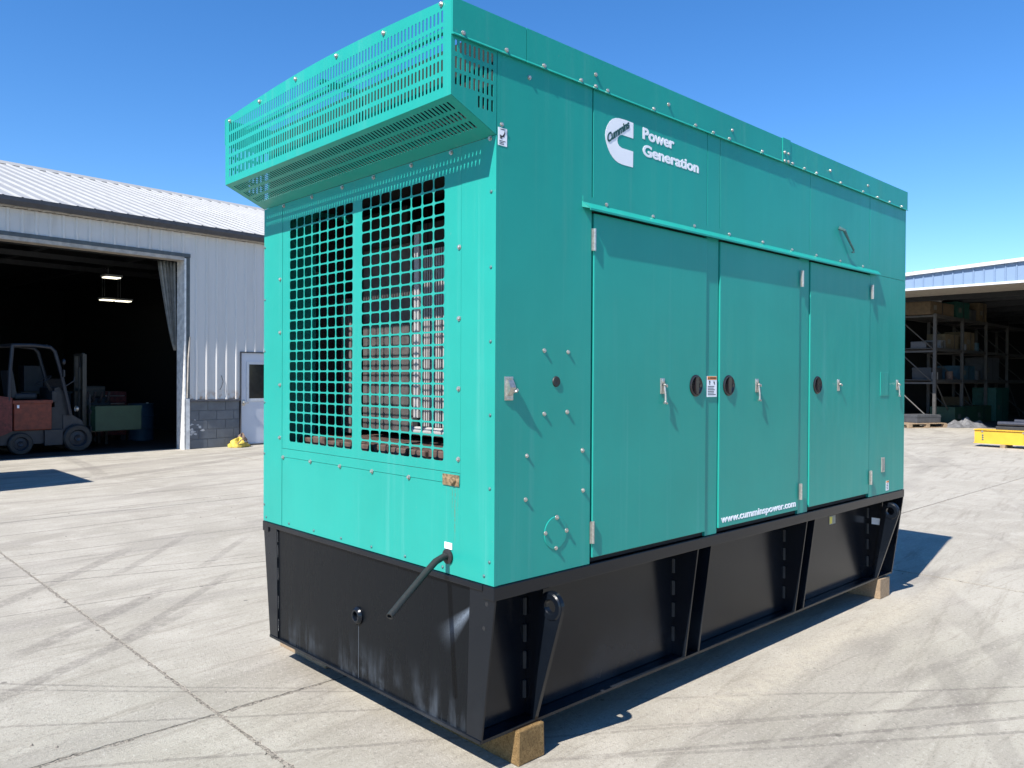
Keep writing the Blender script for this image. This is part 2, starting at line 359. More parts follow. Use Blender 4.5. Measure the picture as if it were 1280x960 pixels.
# ================================================================== SETTING: ground and slabs
g = MB(); g.face([(-600, -600, -.0035), (600, -600, -.0035), (600, 600, -.0035), (-600, 600, -.0035)])
ground = struct(g.obj('ground', CONC2))
US = [-15.9, -10.75, -5.6, -.47, 4.66, 9.8, 14.95, 20.1, 25.2, 30.4, 35.5, 40.6]
VS = [-13.6, -8.6, -3.8, 1.34, 7.4, 13.2, 19.2, 25.2, 31.2]
def edge(a, b, near):
    a = Vector(a); b = Vector(b); n = max(1, int((b-a).length/.018)) if near else 1
    t = (b-a).normalized(); w = Vector((-t.y, t.x)); out = []
    drift = 0.
    for i in range(n):
        drift = drift*.7 + random.uniform(-.004, .004)
        k = random.random(); j = max(0., drift + (random.uniform(0, .006) if k < .35 else 0.) + (random.uniform(.004, .012) if k < .06 else 0))
        out.append(a + (b-a)*(i/n) + (w*j if 0 < i else Vector((0, 0))))
    return out
for i in range(len(US)-1):
    for j in range(len(VS)-1):
        x0, x1, y0, y1 = US[i]+.009, US[i+1]-.009, VS[j]+.009, VS[j+1]-.009
        near = i in (2, 3, 4) and j in (2, 3, 4)
        loop = edge((x0, y0), (x1, y0), near) + edge((x1, y0), (x1, y1), near) + edge((x1, y1), (x0, y1), near) + edge((x0, y1), (x0, y0), near)
        n = len(loop); q = MB(); q.face([(p.x, p.y, 0.) for p in loop])
        for k in range(n):
            a, b = loop[k], loop[(k+1) % n]; q.face([(a.x, a.y, -.005), (b.x, b.y, -.005), (b.x, b.y, 0), (a.x, a.y, 0)])
        q.obj('concrete_slab', CONC, ground)
ch = MB()
for k in range(170):
    x, y = random.uniform(-2.2, 6), random.uniform(-1.8, 8)
    if -.05 < x < 4 and 0 < y < 1.9: continue
    rr = random.choice((.003, .004, .005, .006, .009)); a = random.random()*6
    ch.add([(x+rr*math.cos(a+t)*random.uniform(.6, 1.3), y+rr*math.sin(a+t)*random.uniform(.6, 1.3), .0005) for t in (0, 1.6, 3.1, 4.7)] + [(x, y, rr*.9)],
           [(0,1,4), (1,2,4), (2,3,4), (3,0,4)])
chips = ch.obj('gravel_chips', STONE); chips['kind'] = 'stuff'; chips['label'] = 'scattered small stone chips on the concrete'

# ================================================================== GENERATOR SET
L, WD, ZB = 3.943, 1.857, .753
ZT, ZTR, ZH, Z1, PR = 2.867, 2.738, 2.527, 2.432, .216
gen = thing('generator_set', 'large teal enclosed diesel generator set on black fuel tank base, centre of the yard', 'generator')

bb = MB(); bb.lathe([(.0001, -.0086), (.0052, -.0086), (.0068, -.0074), (.0070, -.0024), (.0030, -.0024)], (0,0,0), (0,1,0), 6); bb.lathe([(.0030, -.0025), (.0098, -.0023), (.0102, -.0012), (.0102, 0)], (0,0,0), (0,1,0), 14)
BOLT = bb.mesh('bolt', STEEL, True)
bb = MB(); bb.lathe([(.0001, -.004), (.0045, -.0036), (.0068, -.0015), (.0072, 0)], (0,0,0), (0,1,0), 8); RIVET = bb.mesh('rivet', DSTEEL, True)
SIDE_ROT, FRONT_ROT = (0,0,0), (0,0,R(-90))
def bolt_side(u, z, par, v=-.0003):
    k = random.uniform(.82, 1.); link('bolt', BOLT, par, (u+random.uniform(-.002, .002), v, z+random.uniform(-.002, .002)), (0, random.uniform(0, 1), 0)).scale = (k, k, k)
def bolt_front(v, z, par, u=-.0003, me=None): link('bolt', me or BOLT, par, (u, v, z), FRONT_ROT)

# --- inner liner so that seams read dark
li = MB()
li.box(.62, L-.03, .03, WD-.03, .76, 2.72); li.obj('liner', DARK, gen)
# --- long side panels
GAP = .0016
def side_panel(u0, u1, z0, z1, name='side_panel', gl=GAP, gr=GAP):
    return MB().bbox(u0+gl, u1-gr, 0., .02, z0, z1, .0018).obj(name, TEAL, gen)
sp1 = side_panel(.02, .5415, ZB+.002, ZTR+.02, gl=0)
for u0, u1 in ((.5455, 1.4015), (1.4015, 1.517), (1.517, 2.485), (2.485, 3.325)): side_panel(u0, u1, 2.2345, ZTR+.02)
for u0, u1 in ((1.4055, 1.5155), (2.3645, 2.487)): MB().bbox(u0+GAP, u1-GAP, .004, .020, ZB+.002, 2.2325, .0018).obj('door_post', TEAL, gen)
spr = side_panel(3.3395, L, ZB+.002, 2.2325, gr=0); side_panel(3.3265, L, 2.2345, ZTR+.02, gr=0)
for u, z in ((.259, 1.641), (.398, 1.638), (.261, 1.392), (.396, 1.395), (.165, 1.231), (.162, 1.065), (.490, 1.234), (.492, 1.068), (.168, 2.684), (.024, 2.474)): bolt_side(u, z, sp1)
# round access cover and rubber plug
cv = MB(); cv.lathe([(.0001, -.003), (.064, -.003), (.066, -.0012), (.066, 0)], (.330, -.0004, .914), (0,1,0), 40); cov = cv.obj('access_cover', TEAL, gen, smooth=True)
for u, z in ((.333, .98), (.395, .914), (.265, .918), (.33, .849)): bolt_side(u*.94+.33*.06, z*.94+.914*.06, cov, -.0034)
cv = MB(); cv.lathe([(.0001, -.003), (.012, -.0055), (.020, -.004), (.022, 0)], (.329, -.0004, 1.518), (0,1,0), 24); cv.obj('rubber_plug', RUBBER, gen, smooth=True)
# far side, rear end
MB().box(.02, L, WD-.02, WD, ZB+.002, ZTR+.02).obj('side_panel', TEAL, gen)
MB().box(L-.02, L-.0005, .021, WD-.021, ZB+.002, ZTR+.02).obj('rear_panel', TEAL, gen)
rl = MB().prism([(L, 1.0), (L+.02, 1.04), (L+.02, 2.02), (L, 2.06)], 1, .04, WD-.1); rl.obj('rear_louvre', TEAL, gen)

# --- doors
hg = MB(); hg.tube([(0, -.007, -.046), (0, -.007, .046)], .0062, 10); hg.box(-.013, -.002, -.0035, .0, -.046, .046); hg.box(.002, .013, -.0035, 0., -.046, .046)
for z in (-.0155, .0155): hg.lathe([(.0067, -.001), (.0067, .001)], (0, -.007, z), (0,0,1), 10)
HINGE = hg.mesh('hinge', STEEL, True)
hd = MB(); c0 = (0,0,0)
hd.lathe([(.053, 0), (.053, -.003), (.049, -.007), (.044, -.0075), (.040, -.004), (.022, -.0015), (.0001, -.0015)], c0, (0,1,0), 32)
hd.prism([(-.009, -.041), (.009, -.041), (.013, -.02), (.014, .02), (.009, .041), (-.009, .041), (-.014, .02), (-.013, -.02)], 1, -.011, -.001)
hd.lathe([(.0001, -.009), (.007, -.009), (.0085, -.0075), (.0085, -.002)], (.030, 0, .0), (0,1,0), 12)
HANDLE = hd.mesh('handle', PLASTIC, True)
hs_ = MB(); hs_.bbox(-.017, .017, -.003, 0., -.036, .036, .0012)
hs_.box(-.012, -.008, -.0045, -.003, -.03, .03); hs_.box(.008, .012, -.0045, -.003, -.03, .03)
hs_.tube([(.003, -.003, .006), (.003, -.016, .006), (.012, -.018, .004), (.014, -.016, -.004)], .005, 8)
hs_.bbox(-.010, .010, -.008, -.003, .012, .028, .001)
HASPP = hs_.mesh('hasp', STEEL, True)
hb = MB(); hb.tube([(.004, -.010, .0), (.005, -.015, -.04), (.005, -.016, -.074)], .0048, 8)
hb.tube([(-.006, -.016, -.078), (.005, -.018, -.074), (.016, -.016, -.080)], .0055, 8)
HBAR = hb.mesh('hasp_bar', STEEL, True)
def hasp(u, z, par, v, bar=True):
    o = link('hasp', HASPP, par, (u, v, z))
    if bar: link('hasp_bar', HBAR, par, (u, v, z))
DV = -.003
doors = []
for u0, u1, z0, z1, hu, hx, hsu, bar in ((.5525, 1.4005, .779, 2.222, .5495, 1.310, 1.037, True), (1.5215, 2.3605, .780, 2.222, 2.3645, 1.605, 1.884, True), (2.4930, 3.3350, .781, 2.222, 3.3385, 2.587, 2.867, False)):
    d = MB().bbox(u0, u1, DV, .016, z0, z1, .0035).obj('door', TEAL, gen); doors.append(d)
    for z in (2.11, .887): link('hinge', HINGE, d, (hu, -.002 if hu < u0+.01 else -.012, z))
    link('handle', HANDLE, d, (hx, DV-.0003, 1.499))
    hasp(hsu, 1.498, d, DV-.0003, bar)
MB().box(.53, 3.35, .018, .029, .757, 2.232).obj('door_frame', DARK, gen)
hasp(3.804, 1.498, spr, -.0003, True)
# flip latch on the near panel
la = MB(); la.bbox(-.022, .022, -.004, 0, -.045, .045, .0012); la.prism([(-.004, -.03), (-.022, -.012), (-.028, .004), (-.014, .032), (-.004, .036)], 0, -.015, .013)
la.tube([(.008, -.012, -.012), (.018, -.026, -.010), (.024, -.024, -.004)], .006, 8); la.box(-.018, .018, -.007, -.004, -.04, -.028); la.box(-.015, .015, -.006, -.004, .037, .042)
la.obj('latch', STEEL, gen, (.068, -.0003, 1.492), smooth=True)
# --- rain gutter over the doors
aw = MB().prism([(0, 2.262), (-.003, 2.259), (-.032, 2.232), (-.032, 2.224), (-.0285, 2.224), (-.0285, 2.231), (0, 2.2385)], 0, .478, 3.455)
aw.v = [(x + (.0 if y > -.02 else (.018 if x < 1 else -.018)), y, z) for x, y, z in aw.v]
awn = aw.obj('rain_gutter', TEAL, gen)
for u in (.632, .959, 1.292, 1.601, 1.937, 2.268, 2.563, 2.885, 3.216): bolt_side(u, 2.268, awn)
fl = MB().box(.482, 3.452, -.0022, 0., 2.255, 2.285).obj('gutter_flange', TEAL, gen)
# --- small bent rod and grab plate on the upper far panel
MB().tube([(2.86, -.002, 2.47), (2.88, -.028, 2.452), (2.95, -.026, 2.40), (3.03, -.022, 2.35), (3.04, -.02, 2.338), (3.015, -.02, 2.335)], [.012, .010, .007, .006, .006, .006], 8).obj('bent_rod', DSTEEL, gen, smooth=True)
# --- stickers, plates and lettering
def lines(mb, x0, x1, z0, z1, n, v, mi):
    for k in range(n):
        z = z0 + (z1-z0)*(k+.5)/n; h = (z1-z0)/n*.22
        mb.box(x0, x1 - (x1-x0)*random.uniform(0, .35), v-.0004, v, z-h, z+h, mi)
w = MB().box(1.412, 1.498, -.0012, .0038, 1.443, 1.546, 0); w.box(1.414, 1.496, -.0018, -.0012, 1.528, 1.545, 1)
w.prism([(1.419, 1.531), (1.431, 1.531), (1.425, 1.542)], 1, -.0024, -.0018, 2); w.box(1.436, 1.492, -.0023, -.0018, 1.5335, 1.5395, 2)
w.prism([(1.428, 1.521), (1.436, 1.524), (1.441, 1.518), (1.437, 1.510), (1.439, 1.503), (1.431, 1.503), (1.431, 1.511)], 1, -.0018, -.0012, 2)
w.prism([(1.466, 1.524), (1.471, 1.517), (1.480, 1.520), (1.478, 1.511), (1.484, 1.505), (1.476, 1.504), (1.470, 1.512)], 1, -.0018, -.0012, 2)
lines(w, 1.418, 1.492, 1.450, 1.499, 6, -.0012, 2)
w.obj('warning_label', [WHITE, ORANGE, INK], gen)
w = MB().box(.008, .053, -.0012, -.0002, 2.396, 2.462, 0); w.prism([(.016, 2.436), (.028, 2.432), (.037, 2.442), (.040, 2.452), (.043, 2.443), (.038, 2.430), (.024, 2.425), (.030, 2.421), (.018, 2.421)], 1, -.0018, -.0012, 1)
lines(w, .014, .046, 2.399, 2.416, 3, -.0012, 1); w.box(.019, .041, -.0017, -.0012, 2.455, 2.458, 1); w.obj('sling_label', [WHITE, INK], gen)
w = MB().box(3.628, 3.674, -.0012, -.0002, .772, .838, 0); w.box(3.629, 3.673, -.0018, -.0012, .826, .837, 1); lines(w, 3.634, 3.668, .778, .822, 4, -.0012, 2); w.obj('warning_label', [WHITE, ORANGE, INK], gen)
w = MB().bbox(3.538, 3.592, -.006, -.0002, .905, 1.005, .002, 0); w.box(3.547, 3.583, -.0066, -.006, .915, .995, 1); w.obj('data_plate', [STEEL, plain('etched_plate', (.30, .31, .29), .5, .4)], gen)
pl = MB().bbox(3.512, 3.648, -.004, -.0002, 1.424, 1.584, .0015); pl.obj('access_cover', TEAL, gen)

def text(s, u0, u1, z0, z1, mat, v, parent, bold=.0, shear=0., name='lettering', spacing=1., rot=None):
    cu = bpy.data.curves.new('t', 'FONT'); cu.body = s; cu.offset = bold*.35; cu.shear = shear; cu.space_character = spacing; cu.extrude = .02; cu.resolution_u = 5
    o = bpy.data.objects.new('t', cu); COL.objects.link(o); dg = bpy.context.evaluated_depsgraph_get()
    me = bpy.data.meshes.new_from_object(o.evaluated_get(dg)); bpy.data.objects.remove(o); bpy.data.curves.remove(cu)
    base = [q.co.copy() for q in me.vertices]; fs = [tuple(p.vertices) for p in me.polygons]; bpy.data.meshes.remove(me)
    V = []; F = []
    for k in range(9):                                 # a heavier face: copies of the outline spread by the bold amount
        a = 2*math.pi*k/8; dx, dy = (0, 0) if k == 8 else (bold*math.cos(a), bold*.75*math.sin(a))
        off = len(V); V += [(c.x+dx, c.y+dy, c.z + k*.004) for c in base]; F += [tuple(i+off for i in q) for q in fs]
    xs = [q[0] for q in V]; ys = [q[1] for q in V]; a, b, c, d = min(xs), max(xs), min(ys), max(ys); out = []
    for x, y, t in V:
        x = (x-a)/(b-a); y = (y-c)/(d-c)
        if rot:                                      # rot: (origin u, z), along vector, up vector
            (ou, oz), (au, az), (bu, bz) = rot; out.append((ou + x*au + y*bu, v - .0004 - t*.02, oz + x*az + y*bz))
        else: out.append((u0+(u1-u0)*x, v - .0004 - t*.02, z0+(z1-z0)*y))
    me = bpy.data.meshes.new(name); me.from_pydata(out, [], F); me.materials.append(mat)
    return link(name, me, parent)
lg = MB()
Cp = [(.8135, 2.656), (.8135, 2.588), (.735, 2.588), (.719, 2.582), (.7065, 2.570), (.703, 2.557), (.7065, 2.545), (.717, 2.536), (.735, 2.531), (.8135, 2.531), (.8125, 2.461), (.765, 2.460), (.735, 2.460),
      (.710, 2.463), (.690, 2.469), (.672, 2.479), (.656, 2.492), (.643, 2.508), (.632, 2.527), (.625, 2.545), (.622, 2.560), (.6235, 2.578), (.630, 2.596), (.640, 2.613), (.653, 2.629), (.670, 2.642), (.692, 2.651), (.715, 2.655), (.745, 2.6565), (.770, 2.657)]
lg.prism(Cp, 1, -.0010, -.0003); logo = lg.obj('logo', WHITE, gen, label='white C shaped emblem with slanted dark lettering across it')
text('Cummins', 0, 0, 0, 0, LOGODARK, -.0011, logo, .036, .25, 'logo_lettering', .92, ((.640, 2.533), (.150, .098), (-.012, .034)))
text('Power', .881, 1.122, 2.601, 2.654, WHITE, 0, gen, .033)
text('Generation', .882, 1.327, 2.527, 2.580, WHITE, 0, gen, .033)
text('www.cumminspower.com', 1.543, 2.331, .792, .839, WHITE, DV, doors[1], .028)

# --- roof with turned down sides
def crown(v): return .034*math.sin(math.pi*min(max(v/WD, 0), 1))
rf = MB(); N = 14; OV = .008
vs = [WD*i/N for i in range(N+1)]
top = [(-OV if i == 0 else (WD+OV if i == N else v), ZT + crown(v)) for i, v in enumerate(vs)]
prof = [(-OV, ZTR), *top, (WD+OV, ZTR), (WD+.001, ZTR), (WD+.001, ZT-.03)] + [(v, ZT-.03+crown(v)) for v in vs[::-1][1:-1]] + [(-.001, ZT-.03), (-.001, ZTR)]
rf.prism(prof, 0, .1475, 2.138); roof = rf.obj('roof', TEAL, gen)
rf = MB().prism(prof, 0, 2.213, L+.006); roof2 = rf.obj('roof', TEAL, gen)
for a, b in ((-PR-.001, .1440), (.1475, 2.1310), (2.220, L+.006)):
    MB().prism([(-OV+.0005, ZTR+.007), (-OV-.0055, ZTR-.001), (-OV-.0055, ZTR-.003), (-OV+.0005, ZTR-.003)], 0, a, b).obj('roof_drip_edge', TEAL, gen)
# raised joint cap between the roof sheets
prof2 = [(v - (.004 if v < .5 else -.004), z + .004) if 0 else (-(OV+.004) if v < .0 else v, z+.004 if z > ZT-.02 else z) for v, z in [(-OV, ZTR-.001), *top]] + [(WD+OV+.004, ZTR), (WD+.002, ZTR), (WD+.002, ZT-.03), (.0, ZT-.03), (.0, ZTR-.001)]
MB().prism(prof2, 0, 2.132, 2.219).obj('roof_joint_cap', TEAL, gen)
for u in (.243, .458, .548, .626, .952, 1.284, 1.437, 1.585, 1.912): bolt_side(u, 2.748, roof, -OV-.0003)
for u in (.548, 1.062, 1.614): bolt_side(u, 2.796, roof, -OV-.0003)
for u in (2.25, 2.393, 2.543, 2.865, 3.194, 3.422, 3.623, 3.835): bolt_side(u, 2.748, roof2, -OV-.0003)
for u in (2.721, 3.267): bolt_side(u, 2.796, roof2, -OV-.0003)
for u, z in ((2.150, 2.746), (2.195, 2.746), (2.150, 2.79), (2.195, 2.79)): bolt_side(u, z, roof, -OV-.0045)

# --- hood over the air outlet: perforated front, slanted floor, cheeks, open top
hood = MB()
p_ = .0222; ncol = 80; x_ = (WD - (ncol-1)*p_)/2
cols = [(x_+i*p_-.0053, x_+i*p_+.0053) for i in range(ncol)]
rows = [(z-ZH-.0215, z-ZH+.0215) for z in (2.582, 2.641, 2.698, 2.757, 2.814)]
HT = ZT - ZH
def Pf(a, b):
    z = ZH + b
    if abs(b-HT) < 1e-6: z += crown(a)
    elif b > HT - .055: z += crown(a)*.35
    return (-PR, a, z)
perf(hood, Pf, WD, HT, cols, rows, .0035)
hf = hood.obj('hood_front', TEAL, gen); solid(hf, .0016, 0)
for v, z in ((.055, 2.863), (.415, 2.872), (.762, 2.884), (1.111, 2.881), (1.467, 2.868), (1.80, 2.850)): bolt_front(v, z-.004, hf, -PR-.002)
lip = MB().prism([(-PR+.002, 0)]*1 + [(-PR+.028, 0), (-PR+.028, .0)], 1, 0, .0) if 0 else MB()
for i in range(N): lip.face([(-PR+.001, vs[i], ZT+crown(vs[i])-.001), (-PR+.001, vs[i+1], ZT+crown(vs[i+1])-.001), (-PR+.03, vs[i+1], ZT+crown(vs[i+1])-.001), (-PR+.03, vs[i], ZT+crown(vs[i])-.001)])
o = lip.obj('hood_top_lip', TEAL, gen); solid(o, .0025)
fl_ = MB(); SL = math.hypot(PR, ZH-Z1)
def Pb(a, b): t = b/SL; return (-PR + PR*t, a, ZH + (Z1-ZH)*t)
perf(fl_, Pb, WD, SL, cols, [(.024, .066), (.080, .122), (.136, .178)], .0035)
o = fl_.obj('hood_floor', TEAL, gen); solid(o, .0016, 1)
def cheek(v, nm):
    q = MB(); cc = [(-.194+PR+i*.0215-.0052, -.194+PR+i*.0215+.0052) for i in range(9)]
    rr = [(2.566-2.56, 2.611-2.56), (2.623-2.56, 2.667-2.56), (2.682-2.56, 2.726-2.56)]
    perf(q, lambda a, b: (-PR+a, v, 2.56+b), PR, ZTR+.01-2.56, cc, rr, .003)
    c4 = [(.1-.086+i*.0215-.0052, .1-.086+i*.0215+.0052) for i in range(4)]
    perf(q, lambda a, b: (-.1+a, v, 2.498+b), .1, .062, c4, [(.012, .056)], .003)
    q.face([(-PR, v, 2.56), (-.1, v, 2.56), (-.1, v, 2.498), (0, v, 2.498), (0, v, Z1), (-PR, v, ZH)])
    o = q.obj(nm, TEAL, gen); solid(o, .0025, 0); return o
ck = cheek(.0012, 'hood_cheek'); cheek(WD-.0012, 'hood_cheek')
# roof side strip along the hood, both sides
for v0, v1, s in ((-OV, -.001, 1), (WD+.001, WD+OV, -1)):
    o = MB().box(-PR-.001, .1445, v0, v1, ZTR, ZT-.001).obj('hood_side_strip', TEAL, gen)
    if s == 1:
        for u in (-.168, .042): bolt_side(u, 2.751, o, -OV-.0003)
# back of the hood: deflector and cross bars
MB().box(.0215, .06, .021, WD-.021, 2.433, 2.848).obj('foam_baffle', FOAM, gen)
MB().box(.061, .147, .006, WD-.006, 2.80, 2.812).obj('hood_cover', FOAM, gen)
MB().box(-.11, -.09, .002, WD-.002, ZT-.035, ZT-.022).obj('hood_cross_bar', TEAL, gen)
MB().box(-.20, -.01, WD*.5-.02, WD*.5+.02, ZT-.050, ZT-.037).obj('hood_stay', TEAL, gen)

# --- front end panels
MB().box(.0045, .0198, 0., .02, 2.4315, ZTR+.02).obj('corner_strip', TEAL, gen)
fr = MB().box(0, .02, 0, .1985, ZB+.002, 2.4305).obj('front_corner_panel', TEAL, gen)
flp = MB().box(0, .02, 1.6525, WD, ZB+.002, 2.4305).obj('front_corner_panel', TEAL, gen)
gp = MB(); V0, V1, GZ0, GZ1 = .2005, 1.6505, 1.1595, 2.4305
gc = [(.301+.0757*i+.0038-V0, .301+.0757*(i+1)-.0038-V0) for i in range(8)] + [(.974+.0754*i+.0038-V0, .974+.0754*(i+1)-.0038-V0) for i in range(8)]
gr_ = [(1.195+.052*j+.0034-GZ0, 1.195+.052*(j+1)-.0034-GZ0) for j in range(22)]
perf(gp, lambda a, b: (.001, V0+a, GZ0+b), V1-V0, GZ1-GZ0, gc, gr_, .0115, 3)
grille = gp.obj('grille_panel', TEAL, gen); solid(grille, .0016, 1)
fst = MB().box(.0, .02, V0, V1, 1.1150, 1.1575).obj('front_strip', TEAL, gen)
flow = MB().box(.0015, .02, V0, V1, ZB+.002, 1.1130).obj('front_lower_panel', TEALS, gen)
for z in (2.04, 1.762, 1.488, 1.213):
    bolt_front(.211, z, grille, .0005); bolt_front(1.673, z, flp)
for z in (2.225, 1.944, 1.667, 1.392, 1.117, .842): bolt_front(.026, z, fr, me=RIVET); bolt_front(1.846, z, flp, me=RIVET)
for v in (.264, .528, .808, 1.068, 1.349, 1.637): bolt_front(v, 2.418, grille, .0005)
bolt_front(.033, 2.424, fr)
for v in (1.636, 1.355, 1.08, .811, .535): bolt_front(v, 1.1125, fst)
for v in (1.574, 1.322, 1.07, .815, .561, .307): bolt_front(v, .775, flow, .0012, RIVET)
bolt_front(.056, .785, fr, me=RIVET); bolt_front(1.823, .777, flp, me=RIVET)
q = MB().bbox(-.004, -.0002, .203, .305, 1.106, 1.150, .001); q.lathe([(.0001, -.012), (.012, -.011), (.016, -.004), (.016, 0)], (-.004, .235, 1.128), (1,0,0), 12)
q.obj('rusty_bracket', RUSTB, gen, smooth=True)
MB().box(-.0012, -.0002, .246, .293, .853, .879).obj('paper_label', WHITE, gen)
MB().box(-.0012, .0001, .228, .236, .87, 1.10).obj('drip_mark', plain('tan_drip', (.45, .43, .33), .6), gen) if 0 else None
# hose
hp = [(.03, .272, .824), (-.03, .270, .824), (-.07, .262, .815), (-.13, .243, .787), (-.2, .219, .752), (-.28, .192, .713), (-.35, .168, .678)]
hm = MB().tube(hp, .0135, 14, 0, False); d_ = (Vector(hp[-1])-Vector(hp[-2])).normalized()
hm.lathe([(.0135, 0), (.0095, .0005), (.0095, -.05), (.0001, -.05)], hp[-1], d_, 14)
hm.obj('hose', RUBBER, gen, smooth=True)
MB().lathe([(.030, 0), (.030, -.006), (.016, -.010), (.0135, -.010)], (-.0005, .271, .824), (1,0,0), 20).obj('hose_grommet', RUBBER, gen, smooth=True)

# --- behind the grille
MB().box(.62, .64, .03, WD-.03, .76, 2.70).obj('bulkhead', DARK, gen)
MB().box(.021, .619, .021, .030, .76, 2.42).obj('liner', DARK, gen)
MB().box(.021, .619, .03, WD-.021, .757, 1.10).obj('compartment_floor', DARK, gen)
MB().box(.30, .619, 1.800, WD-.021, 1.10, 2.42).obj('liner', DARK, gen)
MB().box(.021, .62, .03, WD-.03, 2.46, 2.475).obj('compartment_ceiling', DARK, gen)
core = MB(); core.box(.44, .50, 1.10, 1.565, 1.25, 2.22, 0)
for i in range(52): v = 1.104+i*.0088; core.box(.433, .44, v-.0024, v+.0024, 1.25, 2.22, 1)
radc = core.obj('radiator_core', [RADBR, RADBR], gen)
MB().bbox(.38, .52, 1.08, 1.60, 2.22, 2.40, .01).obj('radiator_header', DARK, gen)
for v in (1.63, 1.695): MB().bbox(.40, .44, v, v+.034, 1.22, 1.97, .004).obj('radiator_post', RADBR, gen)
MB().box(.295, .32, .868, .905, 1.34, 2.22).obj('radiator_strut', RADW, gen)
MB().box(.435, .46, .985, 1.10, 1.25, 2.3).obj('radiator_side', DARK, gen)
lv = MB()
for i in range(26): v = .52+i*.0185; lv.box(.405, .425, v-.0044, v+.0044, 1.29, 2.16, 0)
lv.box(.44, .46, .50, .985, 1.25, 2.3, 1); lv.obj('louvre_slats', [RADW, DARK], gen)
MB().tube([(.36, .50, 1.27), (.36, 1.0, 1.27)], .022, 12).obj('coolant_pipe', RADW, gen, smooth=True)
tr = MB(); tr.bbox(.20, .60, .40, 1.76, 1.105, 1.205, .006); 
for i in range(9): tr.bbox(.10, .21, .42+i*.14, .535+i*.14, 1.10, 1.215 + random.uniform(-.01, .01), .006)
tr.obj('mounting_channel', RUSTBROWN, gen)

# --- black fuel tank base
VW = .145
base = MB().box(.03, L-.03, VW, WD-VW, .155, .700).obj('fuel_tank', BLACK, gen)
MB().box(.0, L, .074, WD-.074, .140, .152).obj('base_plate', BLACK, gen)
rail = MB().bbox(-.003, L+.004, -.004, .06, .700, .7525, .003).obj('top_rail', BLACK, gen)
MB().bbox(-.003, L+.004, WD-.06, WD+.004, .700, .7525, .003).obj('top_rail', BLACK, gen)
MB().bbox(-.0045, .05, .061, WD-.061, .727, .7520, .003).obj('top_rail', BLACK, gen); MB().bbox(L-.05, L+.0045, .061, WD-.061, .727, .7520, .003).obj('top_rail', BLACK, gen)
MB().box(.058, L-.058, .058, WD-.058, .705, .7515).obj('tank_top', BLACK, gen)
tf = MB().box(.0125, .029, .140, 1.717, .148, .7265).obj('tank_end_plate', TANKF, gen)
MB().box(L-.029, L-.014, .15, 1.71, .148, .7265).obj('tank_end_plate', BLACK, gen)
for u0, u1 in ((0.004, .012), (L-.012, L)):
    for s in (0, 1):
        po = [(.0, .6995), (.0, .690), (.074, .1397), (.158, .1397), (.142, .7265), (.0615, .7265), (.0615, .6995)]
        po = [(WD-y, z) for y, z in po] if s else po
        o = MB().prism(po, 0, u0, u1).obj('corner_flange', BLACK, gen)
        if u0 < .1:
            hh = MB()
            for v, z in ((.045, .68), (.060, .585)): hh.lathe([(.0001, -.0005), (.0075, -.0005), (.0085, 0)], (.0037, WD-v if s else v, z), (1,0,0), 12)
            hh.obj('bolt_hole', DARK, o)
            wl = MB(); xw = lambda z: .1585 - .016*(z-.14)/.587
            for z in (.19, .31, .46, .58, .66):
                for k in range(6):
                    zz = z+k*.011; y = xw(zz); y = WD-y if s else y
                    wl.lathe([(.0001, -.006), (.005, -.003), (.0065, 0)], (.010, y, zz), (1,0,0), 6)
            wl.obj('weld_bead', BLACK, o, smooth=True)
def gusset(u): 
    return MB().prism([(.003, .6995), (.074, .1525), (VW, .1525), (VW, .6995)], 0, u-.005, u+.005).obj('gusset', BLACK, gen)
for u in (1.352, 1.470, 2.487, 2.590): gusset(u)
wb = MB()
for u, gz in ((.31, 0), (1.352, 0), (2.487, 0), (3.69, 0)):
    for z in (.22, .34, .45, .56):
        wb.box(u-.016, u-.0055, VW-.010, VW, z, z+.07)
wb.obj('weld_bead', plain('worn_weld', (.05, .05, .05), .6), gen)
def lug(u):
    MB().prism([(.045, .6995), (.088, .1525), (VW, .1525), (VW, .6995)], 0, u+.0105, u+.0185).obj('gusset', BLACK, gen)
    cv_, cz = -.013, .627; out = []
    for k in range(19):
        a = R(205 + (-5-205)*k/18) if 0 else R(190 - 195*k/18); out.append((cv_+.060*math.cos(a), cz+.060*math.sin(a)))
    body = [(.100, .1525), (.072, .1525)] + out          # outline of the tapering strap, outer side first
    q = MB(); hole = [(cv_+.026*math.cos(2*math.pi*k/20), cz+.026*math.sin(2*math.pi*k/20)) for k in range(20)]
    bm = bmesh.new(); E = []
    for lp in (body, hole):
        vv = [bm.verts.new((u-.009, a, b)) for a, b in lp]; E += [bm.edges.new((vv[k], vv[(k+1) % len(vv)])) for k in range(len(vv))]
    bmesh.ops.triangle_fill(bm, use_beauty=True, edges=E, normal=(-1, 0, 0))
    r_ = bmesh.ops.extrude_face_region(bm, geom=bm.faces[:]); 
    for e in r_['geom']:
        if isinstance(e, bmesh.types.BMVert): e.co.x += .018
    bm.verts.index_update(); q.add([v.co[:] for v in bm.verts], [[v.index for v in p.verts] for p in bm.faces]); bm.free()
    o = q.obj('lifting_lug', BLACK, gen)
    MB().lathe([(.027, -.010), (.030, -.014), (.050, -.014), (.056, -.009)], (u, cv_, cz), (1,0,0), 28).obj('lug_ring', BLACK, o, smooth=True)
    return o
lug(.30); lug(3.68)
for nm, u, v0, v1, z0, z1, mm in (('capacity_label', 3.669, .03, .118, .52, .565, WHITE), ):
    q = MB().box(u+.018, u+.0195, v0, v1, z0, z1, 0); q.box(u+.0172, u+.018, v0, v0+.03, z0+.01, z1, 1); q.obj(nm, [WHITE, YLABEL], gen)
